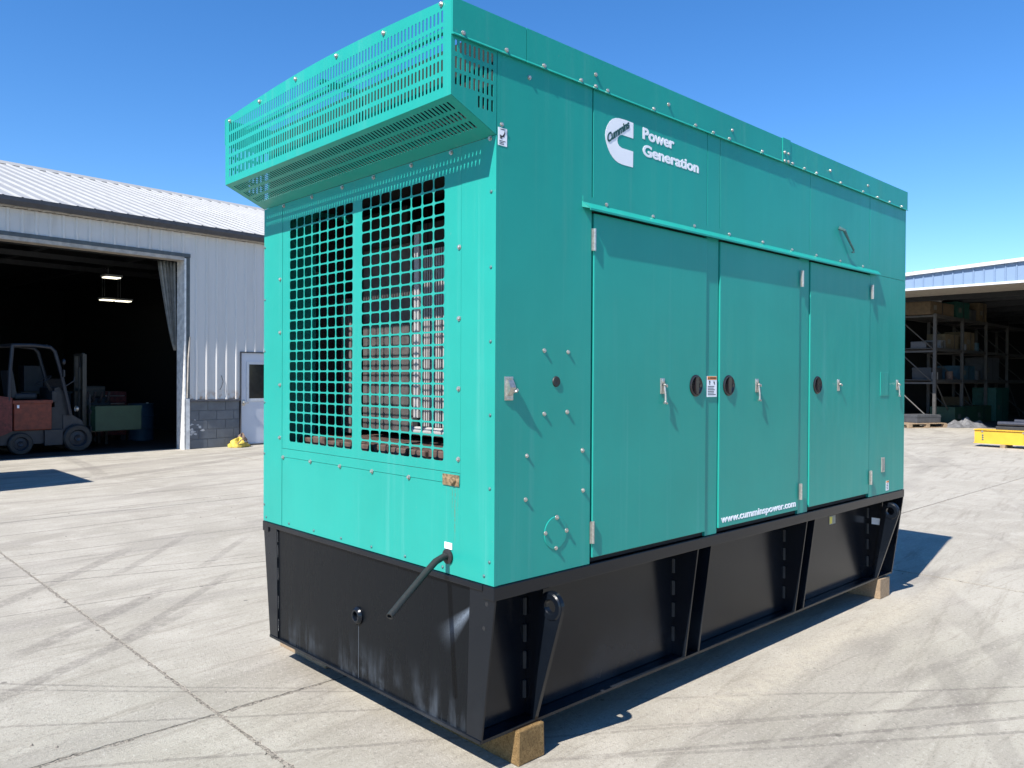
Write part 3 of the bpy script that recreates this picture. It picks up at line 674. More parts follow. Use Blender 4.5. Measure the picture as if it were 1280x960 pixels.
q = MB().box(3.08, 3.17, VW-.002, VW-.0004, .585, .640, 0); q.box(3.085, 3.12, VW-.003, VW-.002, .59, .635, 1); q.obj('capacity_label', [plain('faded_label', (.28, .29, .26), .5), YLABEL], gen)
# pipe socket in the end plate
q = MB().lathe([(.040, 0), (.040, -.008), (.034, -.016), (.029, -.020), (.022, -.020), (.020, -.017), (.020, .0), (.0001, .0)], (.0137, .937, .439), (1,0,0), 28)
q.obj('pipe_socket', [BLACK], gen, smooth=True)

# ================================================================== TIMBER BLOCKS
def timber(x0, x1, y0, y1, z1, label, mat):
    q = MB(); q.bbox(-(x1-x0)/2, (x1-x0)/2, 0, y1-y0, 0, z1, .005)
    q.v = [(x*(1-.01*(z/z1))+random.uniform(-.002, .002), y+random.uniform(-.002, .002), z) for x, y, z in q.v]
    tag(q.obj('timber_block', mat, None, ((x0+x1)/2, y0, 0)), label, 'timber', 'timbers under the generator')
timber(.185, .330, .055, .62, .1385, 'short square timber with rough yellow end grain under the near corner of the generator', TIMBER)
timber(3.69, 3.855, .055, .65, .1385, 'pale tan timber block under the far right end of the generator', TIMBER2)
timber(.17, .30, 1.50, 2.0, .1385, 'timber end peeking out under the left front corner of the generator', TIMBER2)

# ================================================================== LEFT BARN
TH = R(5.5); BO = (4.463, 14.5, 0)
barn = thing('metal_barn', 'white metal sided barn with wide open dark doorway on the left', 'barn', BO, TH)
XL, XR, DEP = -13., 13., 14.
def corr(x0, x1, pitch, h, w0, w1, ph=0.):
    out = [(x0, 0.)]; x = x0 + ph
    while x + w0 < x1:
        if x > x0: out += [(x, 0.), (x+(w0-w1)/2, h), (x+(w0+w1)/2, h), (x+w0, 0.)]
        x += pitch
    out.append((x1, 0.)); return out
def sheet(prof, z0, z1, yoff, minor=True):
    q = MB()
    for a, b in zip(prof, prof[1:]): q.face([(a[0], yoff-a[1], z0), (b[0], yoff-b[1], z0), (b[0], yoff-b[1], z1), (a[0], yoff-a[1], z1)])
    return q
sheet(corr(.095, 1.245, .2285, .03, .075, .03, .105), 1.035, 4.50, .0).obj('siding_panel', SIDER, barn)
sheet(corr(1.245, 2.26, .2285, .03, .075, .03, .098), 2.06, 4.50, .0).obj('siding_panel', SIDER, barn)
sheet(corr(2.26, XR, .2285, .03, .075, .03, .05), 1.035, 4.50, .0).obj('siding_panel', SIDEW, barn)
sheet(corr(XL, .095, .2285, .03, .075, .03, .105), 4.005, 4.50, .0).obj('siding_panel', SIDEW, barn)
sheet(corr(XL, -7.1, .2285, .03, .075, .03, .05), 0, 4.0, .0).obj('siding_panel', SIDEW, barn)
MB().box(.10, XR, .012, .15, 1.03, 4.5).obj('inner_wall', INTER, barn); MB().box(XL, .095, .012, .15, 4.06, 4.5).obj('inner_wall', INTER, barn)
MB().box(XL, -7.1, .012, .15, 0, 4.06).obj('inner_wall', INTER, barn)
# doorway trim
MB().bbox(.005, .094, -.010, .02, 0.0, 4.0, .004).obj('door_jamb', JAMB, barn); MB().bbox(-.035, .004, -.03, .30, .0, 3.98, .004).obj('door_jamb', WPOST, barn)
MB().bbox(-7.1, .094, -.034, .02, 4.001, 4.075, .004).obj('door_header', JAMB, barn); MB().box(-7.1, -.036, -.03, .25, 3.93, 4.0).obj('door_header', SOFFIT, barn)
MB().bbox(-.03, .09, -.030, -.0105, 0, 1.06, .006).obj('jamb_guard', WPOST, barn)
MB().tube([(.03, -.028, 1.07), (.05, -.03, 1.9), (.085, -.026, 2.35)], .016, 8).obj('door_rod', SOFFIT, barn)
# block base wall with separate blocks
bw = MB().box(.10, 1.235, .012, .19, 0, 1.0).obj('block_wall', MORTAR, barn)
CH = .2
for c in range(5):
    x = .10 - (.2 if c % 2 else 0.)
    while x < 1.235:
        a, b = max(x, .10)+.005, min(x+.4, 1.235)-.005
        if b-a > .04: MB().bbox(a, b, -.003 + random.uniform(0, .002), .02, c*CH+.005, c*CH+CH-.005, .004).obj('block', BLOCKM, bw)
        x += .4
pe = MB()
for k in range(26):
    x = .11+random.random()**1.6*.30; z = .30+random.random()*.42; 
    if x > .15 + (.72-z)*.9: continue
    n = 6; rr = random.uniform(.012, .05); pe.prism([(x+rr*math.cos(6.283*i/n)*random.uniform(.5, 1.6), z+rr*.7*math.sin(6.283*i/n)*random.uniform(.5, 1.3)) for i in range(n)], 1, -.0045-k*.00003, -.0032)
pe.obj('peeled_paint_patch', BLOCKPEEL, bw)
MB().prism([(-.05, 1.0), (.02, 1.0), (.02, 1.05), (-.035, 1.032)], 0, .096, 1.24).obj('wall_flashing', GUTTER, barn)
sh2 = MB().box(2.26, XR, .0, .19, 0, 1.03).obj('block_wall', BLOCKM, barn)
# walk door
MB().box(1.246, 1.262, -.035, .1, 0, 2.055).obj('door_frame', GUTTER, barn); MB().box(2.245, 2.259, -.035, .1, 0, 2.055).obj('door_frame', GUTTER, barn); MB().box(1.246, 2.259, -.037, .1, 2.055, 2.075).obj('door_frame', GUTTER, barn)
dq = MB(); dq.bbox(1.264, 2.243, .0, .05, .03, 2.053, .004); wd = dq.obj('walk_door', DOORM, barn)
q = MB()
for a, b, c, d in ((1.40, 1.46, .98, 1.86), (2.06, 2.12, .98, 1.86), (1.461, 2.059, .98, 1.04), (1.461, 2.059, 1.80, 1.86)): q.box(a, b, -.014, -.0004, c, d)
q.obj('window_frame', WTRIM, wd); MB().box(1.461, 2.059, -.004, -.0006, 1.041, 1.799).obj('pane', GLASS, wd)
q = MB(); q.lathe([(.0001, -.07), (.028, -.066), (.034, -.05), (.02, -.03), (.014, 0)], (1.33, 0, .95), (0,1,0), 14); q.bbox(1.30, 1.36, -.008, 0, .88, 1.02, .003); q.tube([(1.34, -.06, .95), (1.42, -.065, .95)], .011, 8); q.obj('door_handle', STEEL, wd, smooth=True)
MB().box(1.25, 2.25, -.05, .1, .0, .03).obj('door_sill', GUTTER, barn)
q = MB().tube([(.80, -.012, 1.55), (.83, -.03, 1.42), (.79, -.035, 1.30), (.755, -.03, 1.235)], .006, 6); q.obj('cable_end', RUBBER, barn)
# roof
EO = -.165; EZ, RO, RZ = 4.66, 7.0, 6.90
def roofz(o): return EZ + (RZ-EZ)*(o-EO)/(RO-EO)
for sgn in (0, 1):
    pr = corr(XL-.3, XR+.3, .305, .032, .085, .03, .12); q = MB()
    e0 = (EO, EZ) ; e1 = (RO, RZ)
    if sgn: e0 = (2*RO-EO, EZ)
    for a, b in zip(pr, pr[1:]):
        q.face([(a[0], e0[0], e0[1]+a[1]), (b[0], e0[0], e0[1]+b[1]), (b[0], e1[0], e1[1]+b[1]), (a[0], e1[0], e1[1]+a[1])])
    q.obj('roof_sheet', ROOFW, barn)
q = MB().prism([(RO-.22, RZ-.055), (RO, RZ+.07), (RO+.22, RZ-.055), (RO, RZ+.02)], 0, XL-.3, XR+.3); q.obj('ridge_cap', ROOFW, barn)
MB().prism([(EO-.055, EZ+.012), (EO+.03, EZ+.012), (EO+.03, EZ-.135), (EO-.03, EZ-.135), (EO-.06, EZ-.06)], 0, XL-.3, XR+.3).obj('gutter', GUTTER, barn)
MB().box(XL-.3, XR+.3, EO+.031, .0, EZ-.15, EZ-.135).obj('soffit', SOFFIT, barn)
sfm = MB().box(0, .06, EO+.04, -.034, EZ-.162, EZ-.1505).mesh('soffit_rib', SOFFIT)
for k in range(36): link('soffit_rib', sfm, barn, (-5.5+k*.23, 0, 0))
# rest of the shell
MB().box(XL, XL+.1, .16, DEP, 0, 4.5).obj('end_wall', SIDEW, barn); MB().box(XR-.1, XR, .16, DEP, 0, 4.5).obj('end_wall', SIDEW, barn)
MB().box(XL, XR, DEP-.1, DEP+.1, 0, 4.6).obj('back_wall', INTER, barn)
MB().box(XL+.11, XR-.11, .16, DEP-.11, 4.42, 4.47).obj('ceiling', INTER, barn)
MB().box(XL+.11, XR-.11, .35, DEP-.11, .0015, .004).obj('shop_floor', plain('dark_shop_floor', (.022, .021, .020), .7), barn)  # thin near-black sheet laid over the slabs inside the barn
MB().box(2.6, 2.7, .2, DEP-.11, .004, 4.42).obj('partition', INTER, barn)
for x in range(-6, 2, 2): MB().box(x, x+.12, .16, DEP-.2, 4.16, 4.42).obj('ceiling_joist', GREYD, barn)
for k in range(3): MB().box(-7, 2, 1.2+k*1.6, 1.32+k*1.6, 4.05, 4.157).obj('ceiling_purlin', GREYD, barn)
for a, b in ((.98, 6.6), (1.40, 6.6), (.10, 4.2)):
    LZ = 3.62 if b > 5 else 3.96
    lf = MB().bbox(a, a+.40, b, b+.34, LZ, LZ+.05, .005, 0)
    for t in (.07, .17, .27): lf.tube([(a+.02, b+t, LZ-.012), (a+.38, b+t, LZ-.012)], .014, 8, 1)
    lf.tube([(a+.1, b+.12, LZ+.08), (a+.1, b+.12, 4.4)], .004, 5, 0); lf.tube([(a+.1, b+.28, LZ+.08), (a+.1, b+.28, 4.4)], .004, 5, 0)
    link_ = tag(lf.obj('ceiling_light', [WTRIM, LIGHTM], None, BO, (0, 0, TH)), {.98: 'lit tube light hanging in the barn, left of the pair', 1.40: 'lit tube light hanging in the barn, right of the pair', 0.10: 'single tube light higher up near the front of the barn'}[a], 'ceiling light', 'barn lights')
# curtain
q = MB(); nx, nz = 18, 12
def cp(i, j):
    t = j/nz; wdt = .34*(1-t)**.8 + .05; x = -.04 - wdt*(1-i/nx); return (x, .33 + .05*math.sin(i*1.9)*(.4+.6*(1-t)) - .02*t, 3.92 - 1.85*t)
for i in range(nx):
    for j in range(nz): q.face([cp(i, j), cp(i+1, j), cp(i+1, j+1), cp(i, j+1)])
o = q.obj('door_curtain', CURT, None, BO, (0, 0, TH), True); solid(o, .006); tag(o, 'grey vinyl curtain gathered at the top right of the barn doorway', 'curtain')

# ================================================================== THINGS AT THE BARN
def bpt(x, o, z=0.): return (BO[0]+x*math.cos(TH)-o*math.sin(TH), BO[1]+x*math.sin(TH)+o*math.cos(TH), z)
fk = thing('forklift', 'grey forklift with red battery box parked in the dark barn doorway', 'forklift', bpt(0, 1.0), TH)
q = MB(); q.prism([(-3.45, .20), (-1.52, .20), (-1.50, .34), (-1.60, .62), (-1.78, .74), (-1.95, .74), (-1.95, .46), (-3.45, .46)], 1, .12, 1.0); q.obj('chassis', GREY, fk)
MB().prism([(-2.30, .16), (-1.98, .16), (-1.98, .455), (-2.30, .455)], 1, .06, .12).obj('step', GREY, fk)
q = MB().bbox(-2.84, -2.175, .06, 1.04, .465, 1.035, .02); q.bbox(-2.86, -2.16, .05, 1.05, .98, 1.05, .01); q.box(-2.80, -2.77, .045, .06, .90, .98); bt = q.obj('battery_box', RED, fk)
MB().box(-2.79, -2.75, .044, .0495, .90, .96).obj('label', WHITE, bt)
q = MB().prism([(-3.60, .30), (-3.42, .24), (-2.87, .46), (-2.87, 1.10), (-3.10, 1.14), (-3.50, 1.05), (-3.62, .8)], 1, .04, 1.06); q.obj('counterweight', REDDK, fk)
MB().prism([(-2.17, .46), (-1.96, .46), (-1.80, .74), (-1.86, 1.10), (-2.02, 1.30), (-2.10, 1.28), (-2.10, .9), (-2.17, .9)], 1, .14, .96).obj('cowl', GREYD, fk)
for y in (.07, .99):
    MB().tube([(-2.92, y, 1.05), (-2.90, y, 1.6), (-2.86, y, 2.10)], .035, 8).obj('guard_post', GREY, fk)
    MB().tube([(-2.86, y, 2.10), (-2.5, y, 2.11), (-2.20, y, 2.08), (-2.12, y, 2.0), (-2.0, y, 1.55), (-1.83, y, .74)], .035, 8).obj('guard_post', GREY, fk)
rg = MB()
for x in (-2.86, -2.74, -2.62, -2.5, -2.38, -2.26): rg.box(x-.012, x+.012, .07, .99, 2.085, 2.135)
rg.obj('roof_guard', GREY, fk)
q = MB().bbox(-2.75, -2.35, .30, .78, 1.06, 1.18, .04); q.prism([(-2.80, 1.1), (-2.70, 1.1), (-2.78, 1.62), (-2.86, 1.62)], 1, .32, .76); q.obj('seat', GREYD, fk)
q = MB().tube([(-2.02, .53, 1.25), (-2.16, .53, 1.42)], .02, 8); q.lathe([(.16, -.012), (.175, 0), (.16, .012), (.150, 0), (.16, -.012)], (-2.17, .53, 1.43), (-.6, 0, .8), 20); q.obj('steering_wheel', GREYD, fk)
q = MB().lathe([(.0001, -.02), (.05, -.02), (.07, .02)], (-1.96, .10, 1.80), (1,0,0), 14); q.obj('work_light', GREY, fk)
def wheel(x, y, rr, wd, nm='wheel'):
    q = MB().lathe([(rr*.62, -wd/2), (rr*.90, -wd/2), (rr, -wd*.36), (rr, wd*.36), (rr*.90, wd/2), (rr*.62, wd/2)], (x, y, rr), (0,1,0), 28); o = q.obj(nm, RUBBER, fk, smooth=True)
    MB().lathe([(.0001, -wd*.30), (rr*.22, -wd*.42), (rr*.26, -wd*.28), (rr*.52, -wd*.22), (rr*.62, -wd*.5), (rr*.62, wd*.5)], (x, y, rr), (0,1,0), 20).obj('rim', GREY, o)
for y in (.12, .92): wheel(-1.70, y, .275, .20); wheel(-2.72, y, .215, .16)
for y in (.30, .72): MB().bbox(-1.52, -1.44, y, y+.07, .10, 1.97, .006).obj('mast_rail', MASTM, fk)
q = MB()
for z in (.35, 1.2, 1.93): q.box(-1.51, -1.45, .37, .72, z, z+.06)
q.obj('mast_crossbar', MASTM, fk); MB().tube([(-1.49, .53, .15), (-1.49, .53, 1.7)], .035, 10).obj('lift_cylinder', MASTM, fk)
q = MB(); q.box(-1.43, -1.40, .15, .94, .40, .50); q.box(-1.43, -1.40, .15, .94, .75, .83); 
for y in (.2, .4, .6, .8): q.box(-1.425, -1.405, y, y+.03, .5, 1.15)
q.obj('carriage', GREYD, fk)
for y in (.25, .72): MB().prism([(-1.399, .36), (-.42, .385), (-.42, .395), (-1.37, .405), (-1.37, .85), (-1.399, .85)], 1, y, y+.1).obj('fork', GREYD, fk)
for y, c in ((.44, 0), (.50, 1), (.60, 2)): MB().tube([(-1.47, y, 1.95), (-1.44, y, 1.5), (-1.46+.03*c, y, 1.0), (-1.42, y, .8)], .012, 6).obj('hydraulic_hose', RUBBER, fk)
MB().tube([(-1.95, .06, 1.30), (-1.80, .0, 1.42), (-1.78, .0, 1.50)], .012, 6).obj('mirror_arm', GREYD, fk)
MB().bbox(-2.0, -1.97, -.04, .06, 1.50, 1.64, .005).obj('mirror', GREYD, fk)
MB().lathe([(.0001, -.03), (.05, -.025), (.06, .02)], (-1.70, .13, .86), (-1,0,0), 14).obj('headlight', STEEL, fk, smooth=True)
q = MB().bbox(-2.15, -2.04, .13, .40, 1.0, 1.22, .01); q.obj('console', GREYD, fk)
for k in range(3): MB().tube([(-2.12, .20+k*.07, 1.22), (-2.20, .20+k*.07, 1.36)], .008, 6).obj('control_lever', RUBBER, fk)
q = MB().bbox(0, .93, -.08, .86, 0, .50, .008, 0); q.box(-.005, .935, -.086, -.0801, .455, .505, 0)
for y in (.0, .36, .72): q.box(.0, .93, y, y+.09, -.0, .0)
gc_ = q.obj('green_crate', GREENBOX, None, bpt(-1.40, 1.05, .4), (0, 0, TH)); tag(gc_, 'green painted steel crate carried on the forklift forks', 'crate')
tc = thing('tool_chest', 'red tool chest with pale drawer fronts behind the green crate', 'tool chest', bpt(-.55, 3.2), TH)
MB().bbox(0, .72, 0, .5, .14, 1.16, .01).obj('cabinet', REDDK, tc)
for k in range(5): 
    d = MB().bbox(.03, .69, -.02, -.0005, .22+k*.18, .36+k*.18, .004).obj('drawer', REDDK, tc); MB().bbox(.06, .66, -.04, -.0205, .33+k*.18, .35+k*.18, .004).obj('drawer_handle', STEEL, d)
for x in (.06, .66):
    for y in (.06, .44): MB().lathe([(.0001, -.02), (.07, -.02), (.07, .02), (.0001, .02)], (x, y, .07), (0,1,0), 12).obj('caster', RUBBER, tc)
wb_ = thing('work_bench', 'dim cluttered steel work bench deep inside the barn', 'work bench', bpt(-1.75, 4.2), TH)
MB().bbox(0, 1.1, 0, .6, 1.10, 1.16, .005).obj('bench_top', MASTM, wb_)
for x in (.03, 1.02):
    for y in (.03, .52): MB().box(x, x+.05, y, y+.05, 0, 1.10).obj('leg', GREYD, wb_)
MB().bbox(.1, .5, .1, .5, 1.16, 1.75, .01).obj('tool_cabinet', GREY, wb_); MB().bbox(.55, .95, .2, .5, 1.16, 1.45, .01).obj('vise', RUSTBROWN, wb_)
pc = thing('engine_on_stand', 'dim engine with pipes on a stand behind the green crate', 'engine', bpt(-1.15, 2.4), TH)
MB().bbox(0, .62, 0, .5, .62, 1.05, .03).obj('engine_block', GREYD, pc); MB().bbox(.06, .56, .08, .42, 1.05, 1.30, .03).obj('cylinder_head', MASTM, pc)
for k in range(4): MB().tube([(.08+k*.15, .02, .95), (.08+k*.15, -.10, 1.0), (.10+k*.15, -.14, 1.18)], .028, 8).obj('exhaust_pipe', RUSTBROWN, pc, smooth=True)
MB().lathe([(.0001, -.03), (.13, -.03), (.13, .03), (.0001, .03)], (.66, .25, .84), (1,0,0), 18).obj('pulley', MASTM, pc)
for x in (.05, .55):
    for y in (.05, .45): MB().box(x-.03, x+.03, y-.03, y+.03, 0, .62).obj('leg', GREYD, pc)
dr = thing('oil_drum', 'dark oil drum standing beside the tool chest in the barn', 'drum', bpt(.42, 3.0), TH)
MB().lathe([(.0001, .0), (.28, 0), (.29, .02), (.28, .04), (.28, .29), (.295, .30), (.28, .31), (.28, .58), (.295, .59), (.28, .60), (.28, .86), (.29, .88), (.26, .87), (.0001, .87)], (0,0,0), (0,0,1), 24).obj('drum_body', BLUEM, dr, smooth=True)
MB().lathe([(.0001, .03), (.03, .03), (.03, 0)], (.15, 0, .87), (0,0,1), 10).obj('bung', STEEL, dr)
# yellow bag by the walk door
q = MB(); nu, nv = 18, 9
def bagp(i, j):
    a = 2*math.pi*i/nu; t = j/nv; rr = math.sin(math.pi*min(.5+t*.5, 1))**.5 if 0 else (1-t**2.6)**.6
    bump_ = 1+.16*math.sin(3*a+1.)+.10*math.sin(7*a+2*t*5)
    return (.23*rr*math.cos(a)*bump_, .15*rr*math.sin(a)*bump_, .005+.17*t*(1+.35*math.sin(2.3*math.cos(a)*2+.6)))
for i in range(nu):
    for j in range(nv): q.face([bagp(i, j), bagp(i+1, j), bagp(i+1, j+1), bagp(i, j+1)])
bag = thing('tool_bag', 'yellow cloth bag with brown top lying beside the white walk door', 'bag', bpt(1.07, -.28), TH)
q.obj('bag_body', YBAG, bag, smooth=True)
q2 = MB(); q2.v = [(x*.45+.10, y*.6+.05, z*.8+.13) for x, y, z in q.v]; q2.f = list(q.f); q2.mi = list(q.mi); q2.obj('bag_top', BAGD, bag, smooth=True)
MB().tube([(-.12, -.14, .08), (-.05, -.17, .17), (.06, -.16, .18), (.12, -.15, .09)], .012, 6).obj('strap', BAGD, bag)

# box outside the left edge of the picture whose shadow falls before the barn
bx = thing('steel_container', 'large steel box standing out of view left, its shadow falls before the forklift', 'container', (-2.6, 9.9, 0))
MB().bbox(0, 2.3, 0, 2.15, .12, 2.06, .01).obj('box_body', GREYBOX, bx); MB().bbox(.0, 2.3, .1, .25, 0, .12, .005).obj('skid', BLACK, bx); MB().bbox(0, 2.3, 1.9, 2.05, 0, .12, .005).obj('skid', BLACK, bx)
MB().lathe([(.05, -.012), (.085, -.012), (.085, .012), (.05, .012), (.05, -.012)], (2.25, .6, 2.13), (0,1,0), 18).obj('lifting_eye', STEEL, bx)

# ================================================================== RIGHT SHED
shed = thing('storage_shed', 'open fronted storage shed with light blue fascia at the right edge', 'shed', (23.3, 0, 0))
YA, YB = -12., 12.
def rz(v): return 4.78 - (v-7.05)*.046
q = MB(); v = YA
while v < YB:
    w_ = min(v+.27, YB)
    q.face([(0, v, 4.30), (0, w_-.05, 4.30), (0, w_-.05, 4.70), (0, v, 4.70)])
    for a, b, xa, xb in ((w_-.05, w_-.035, 0, -.03), (w_-.035, w_-.015, -.03, -.03), (w_-.015, w_, -.03, 0)): q.face([(xa, a, 4.30), (xb, b, 4.30), (xb, b, 4.70), (xa, a, 4.70)])
    v = w_
q.v = [(x, y, 4.30+(z-4.30)/(.40)*(rz(y)-.10-4.30)) for x, y, z in q.v]
q.obj('fascia_panel', BLUEP, shed)
MB().box(-.04, .06, YA, YB, 4.235, 4.299).obj('fascia_trim', WTRIM, shed)
MB().prism([(YA, rz(YA)-.10), (YB, rz(YB)-.10), (YB, rz(YB)), (YA, rz(YA))], 0, -.10, .08).obj('roof_edge_trim', WTRIM, shed)
q = MB().prism([(YA, rz(YA)-.02), (YB, rz(YB)-.02), (YB, rz(YB)+.01), (YA, rz(YA)+.01)], 0, .081, 26); q.obj('roof_sheet', ROOFW, shed)
q = MB()
for k in range(40):
    v = YA+.3+k*.6
    if v < YB: q.lathe([(.0001, .03), (.018, .03), (.03, 0)], (.0, v, rz(v)+.001), (0,0,1), 6)
q.obj('roof_screws', GUTTER, shed)
MB().box(.061, 2.2, YA, YB, 4.25, 4.29).obj('soffit', SOFF2, shed)
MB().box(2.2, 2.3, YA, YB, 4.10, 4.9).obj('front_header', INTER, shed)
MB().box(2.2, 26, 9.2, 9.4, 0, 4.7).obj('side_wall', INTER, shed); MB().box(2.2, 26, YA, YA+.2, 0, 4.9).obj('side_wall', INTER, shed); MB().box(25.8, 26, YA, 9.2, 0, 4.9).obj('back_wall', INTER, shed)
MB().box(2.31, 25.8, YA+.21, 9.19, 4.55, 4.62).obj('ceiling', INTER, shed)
for k in range(8): MB().box(3+k*2.6, 3.2+k*2.6, YA+.21, 9.19, 4.28, 4.55).obj('roof_beam', GREYD, shed)
MB().tube([(2.5, 9.0, 4.2), (2.5, 7.5, 4.22), (2.5, 6.9, 4.10)], .05, 8).obj('roof_brace', RACKM, shed)
MB().box(3.3, 25.8, YA+.21, 9.19, .0015, .004).obj('shed_floor', plain('dark_shed_floor', (.05, .048, .045), .9), shed)  # thin dark grey sheet over the slabs, set back from the opening

# pallet rack
rk = thing('pallet_rack', 'grey steel pallet rack with three loaded levels inside the shed', 'rack', (26.1, 7.2, .004))
UX = [0, 2.67, 5.34, 8.01, 10.7]
for x in UX:
    for y in (0, 1.1): MB().bbox(x-.05, x+.05, y-.05, y+.05, 0, 3.72, .006).obj('upright', RACKM, rk)
    for z in (.15, 1.45, 2.55):
        q = MB().tube([(x, .05, z), (x, 1.05, z+.95)], .022, 6); q.obj('brace', RACKM, rk)
    for z in (1.40, 2.45, 3.62): MB().box(x-.03, x+.03, .051, 1.049, z, z+.06).obj('end_beam', RACKM, rk)
for i in range(4):
    for z in (1.50, 2.55, 3.65):
        for y in (-.0, 1.1): MB().bbox(UX[i]+.051, UX[i+1]-.051, y-.03, y+.03, z-.06, z+.05, .005).obj('beam', RACKM, rk)
        MB().box(UX[i]+.06, UX[i+1]-.06, .031, 1.069, z+.02, z+.045).obj('shelf_deck', RACKM, rk)
    MB().tube([(UX[i]+.05, -.02, 1.45), (UX[i+1]-.9, -.02, .05)], .022, 6).obj('brace', RACKM, rk)
def carton(name, x, y, z, sx, sy, sz, mat, label, cat, lid=True):
    q = MB().bbox(0, sx, 0, sy, 0, sz, .008)
    if lid: q.box(-.008, sx+.008, -.008, sy+.008, sz*.86, sz*.93)
    else:
        for k in range(3): q.box(sx*(.08+.38*k), sx*(.16+.38*k), -.012, -.0005, .01, sz-.01)
    o = q.obj(name, mat, None, (x+random.uniform(-.05, .05), y, z), (0, 0, random.uniform(-.05, .05)))
    MB().box(sx*.12, sx*.12+min(.25, sx*.3), -.0155, -.013, sz*.35, sz*.35+min(.16, sz*.4)).obj('paper_label', FADED, o)
    MB().box(sx*.48, sx*.48+.05, -.0165, -.013, .012, sz-.012).obj('strap', GREYD, o)
    return tag(o, label, cat, 'goods on the pallet rack')
S3, S2, S1 = 3.704, 2.604, 1.554
carton('cardboard_box', 25.8, 7.25, S3, 2.0, .8, .42, CARD, 'long tan box at the left end of the top rack shelf', 'box')
carton('storage_case', 28.35, 7.25, S3, 1.15, .8, .58, TEALBOX, 'dark green case in the middle of the top rack shelf', 'case')
carton('storage_case', 29.65, 7.3, S3, .95, .8, .40, GREYBOX, 'low grey case on the top shelf right of the green case', 'case')
carton('plywood_box', 30.75, 7.25, S3, .85, .8, .70, CARD2, 'tall plywood box on the top shelf, tallest one up there', 'box', False)
carton('plywood_box', 27.5, 7.35, S2, 1.7, .6, .52, CARD2, 'long tan plywood box on the middle rack shelf', 'box', False)
carton('plywood_box', 29.3, 7.25, S2, 1.0, .7, .66, CARD2, 'pale square plywood box at the right on the middle shelf', 'box', False)
carton('storage_case', 26.9, 7.3, S2, .5, .5, .28, TARP, 'small pale grey bundle on the middle shelf at left', 'case')
carton('storage_case', 26.2, 7.5, S2, .55, .5, .22, GREYBOX, 'flat dark case at the far left of the middle shelf', 'case')
carton('storage_case', 28.9, 7.25, S1, 1.5, .8, .50, BLUEM, 'dull blue machine case on the lower rack shelf', 'case')
carton('storage_case', 26.4, 7.4, S1, 1.2, .6, .40, GREYD, 'black case at the left on the lower rack shelf', 'case')
carton('storage_case', 31.7, 7.3, S1, 1.5, .7, .85, GREYBOX, 'grey case deep in the rack on the lower shelf', 'case')
carton('floor_crate', 27.3, 6.95, .005, 2.0, .8, .62, GREENBOX, 'low dark green crate on the floor, first under the rack', 'crate')
carton('floor_crate', 29.5, 6.95, .005, 1.8, .8, .60, GREENBOX, 'low dark green crate on the floor, second under the rack', 'crate')
carton('floor_crate', 31.6, 6.9, .005, 1.6, .8, 1.25, TEALBOX, 'tall teal case on the shed floor at the right', 'crate')
carton('cardboard_box', 31.0, 7.9, .005, .9, .7, .9, CARD, 'brown box on the shed floor behind the green crates', 'box')
for k in range(3):
    q = MB().tube([(0, 0, 0), (0, 0, .95)], .13, 14); q.lathe([(.14, 0), (.14, .03)], (0,0,.93), (0,0,1), 14)
    tag(q.obj('drum', GREYBOX, None, (31.9+k*.1, 5.35-k*.36, .005), smooth=True), ('left', 'middle', 'right')[k]+' one of three grey upright cylinders on the shed floor', 'cylinder', 'cylinders in the shed')
for nm, x, y, z, r_, h_, mat, lab in (('paint_can', 26.25, 7.25, S1, .10, .24, TARP, 'small pale can at the left front of the lower rack shelf'), ('paint_can', 27.75, 7.3, S1, .12, .28, RUSTBROWN, 'rusty brown can between the cases on the lower shelf'), ('paint_can', 30.6, 7.3, S1, .14, .34, GREYD, 'black can right of the blue case on the lower shelf'), ('paint_can', 28.95, 7.2, S2, .09, .20, GREYBOX, 'grey can between the plywood boxes on the middle shelf'), ('paint_can', 30.5, 7.3, S2, .13, .30, BLUEM, 'dark blue can right of the boxes on the middle shelf')):
    q = MB().lathe([(.0001, 0), (r_, 0), (r_, h_*.96), (r_*1.06, h_*.97), (r_*1.06, h_), (.0001, h_*.98)], (0,0,0), (0,0,1), 16); tag(q.obj(nm, mat, None, (x, y, z), smooth=True), lab, 'can', 'cans on the pallet rack')
# pallet with crate and tarp
pa = thing('wooden_pallet', 'pale wooden pallet on the floor at the shed opening', 'pallet', (24.55, 7.35, .001), R(-18))
for k in range(5): MB().box(-.1+k*.33, .14+k*.33, 0, 1.2, .125, .147).obj('deck_board', TIMBER2, pa)
for y in (.0, .55, 1.1):
    MB().box(-.1, 1.5, y, y+.1, 0, .022).obj('bottom_board', TIMBER2, pa)
    for x in (-.1, .62, 1.36): MB().box(x, x+.14, y, y+.1, .0225, .1245).obj('pallet_block', TIMBER2, pa)
pa.rotation_euler.z = R(-24)
cr_ = MB().bbox(0, 1.0, 0, .7, 0, .26, .01); cr_.box(-.01, 1.01, -.01, .71, .18, .205); tag(cr_.obj('grey_crate', GREYBOX, None, (25.0, 7.35, .15), (0, 0, R(-24))), 'flat grey crate lying on the wooden pallet', 'crate')
q = MB(); nu, nv = 26, 12
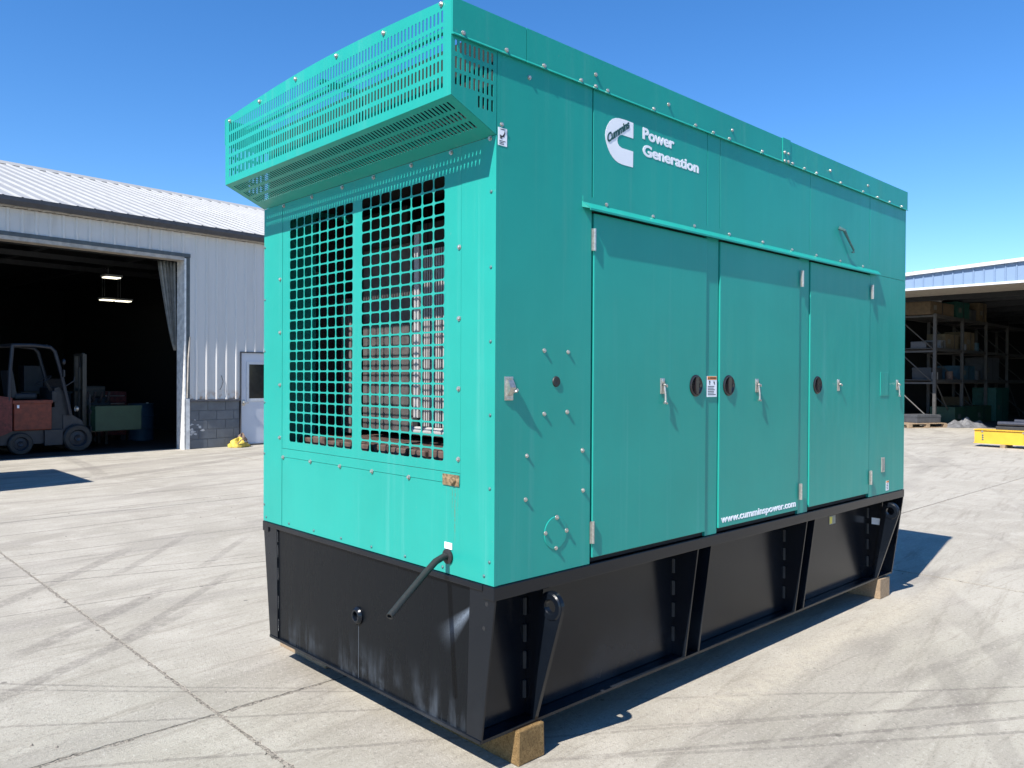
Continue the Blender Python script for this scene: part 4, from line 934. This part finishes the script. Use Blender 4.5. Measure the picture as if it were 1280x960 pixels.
def tp(i, j):
    a = i/nu; b = j/nv; e = (math.sin(math.pi*a)*math.sin(math.pi*b))**.6 if 0 < i < nu and 0 < j < nv else 0.
    return (a*1.7, b*.9, .004 + e*(.16+.10*math.sin(9*a+4*b)+.06*math.sin(21*a-9*b)+.04*math.sin(33*b+7*a)))
for i in range(nu):
    for j in range(nv): q.face([tp(i, j), tp(i+1, j), tp(i+1, j+1), tp(i, j+1)])
tag(q.obj('tarp', TARP, None, (25.75, 6.45, .0), (0, 0, R(-24)), True), 'crumpled pale grey tarp on the floor beside the pallet', 'tarp')

# yellow beam with wrapped rolls
ym = thing('yellow_beam', 'yellow steel beam lying on dunnage at the right edge of the yard', 'beam', (18.5, 3.79, 0))
MB().box(.0, .02, -6, 0, .10, .385).obj('web_plate', YEL, ym); MB().box(-.03, .35, -6.0, .01, .3855, .405).obj('top_flange', YEL, ym); MB().box(-.03, .35, -6.0, .01, .08, .0995).obj('bottom_flange', YEL, ym)
MB().box(.021, .35, -.02, 0, .10, .385).obj('end_plate', YEL, ym); MB().box(-.014, -.0005, -.98, -.962, .10, .385).obj('rib_plate', YEL, ym)
for z in (.17, .22, .27): link('bolt', RIVET, ym, (-.0005, -.17, z), FRONT_ROT).scale = (3, 3, 3)
for y in (-.16, -.98): link('bolt', BOLT, ym, (-.0005, y, .355), FRONT_ROT).scale = (2.5, 2.5, 2.5)
for y in (-.55, -3.5): MB().box(-.10, .5, y-.1, y, .0, .0795).obj('dunnage', TIMBER2, ym)
tag(MB().bbox(0, .14, -6, 0, 0, .075, .006).obj('wrapped_bar', GREYD, None, (18.62, 3.39, .406)), 'dark steel bar lying along the top of the yellow beam', 'bar')
q = MB().tube([(0, 0, 0), (0, -2.4, .012), (0, -5.8, 0)], [.055, .062, .055], 12); tag(q.obj('wrapped_roll', BPIPE, None, (18.69, 3.36, .541), smooth=True), 'glossy black wrapped roll on the yellow beam, lower one', 'roll', 'rolls on the beam')
q = MB().tube([(0, 0, 0), (0, -2.4, -.01), (0, -5.8, 0)], [.05, .06, .05], 12); tag(q.obj('wrapped_roll', BPIPE, None, (18.80, 3.05, .60), smooth=True), 'glossy black wrapped roll on the yellow beam, upper one behind', 'roll', 'rolls on the beam')
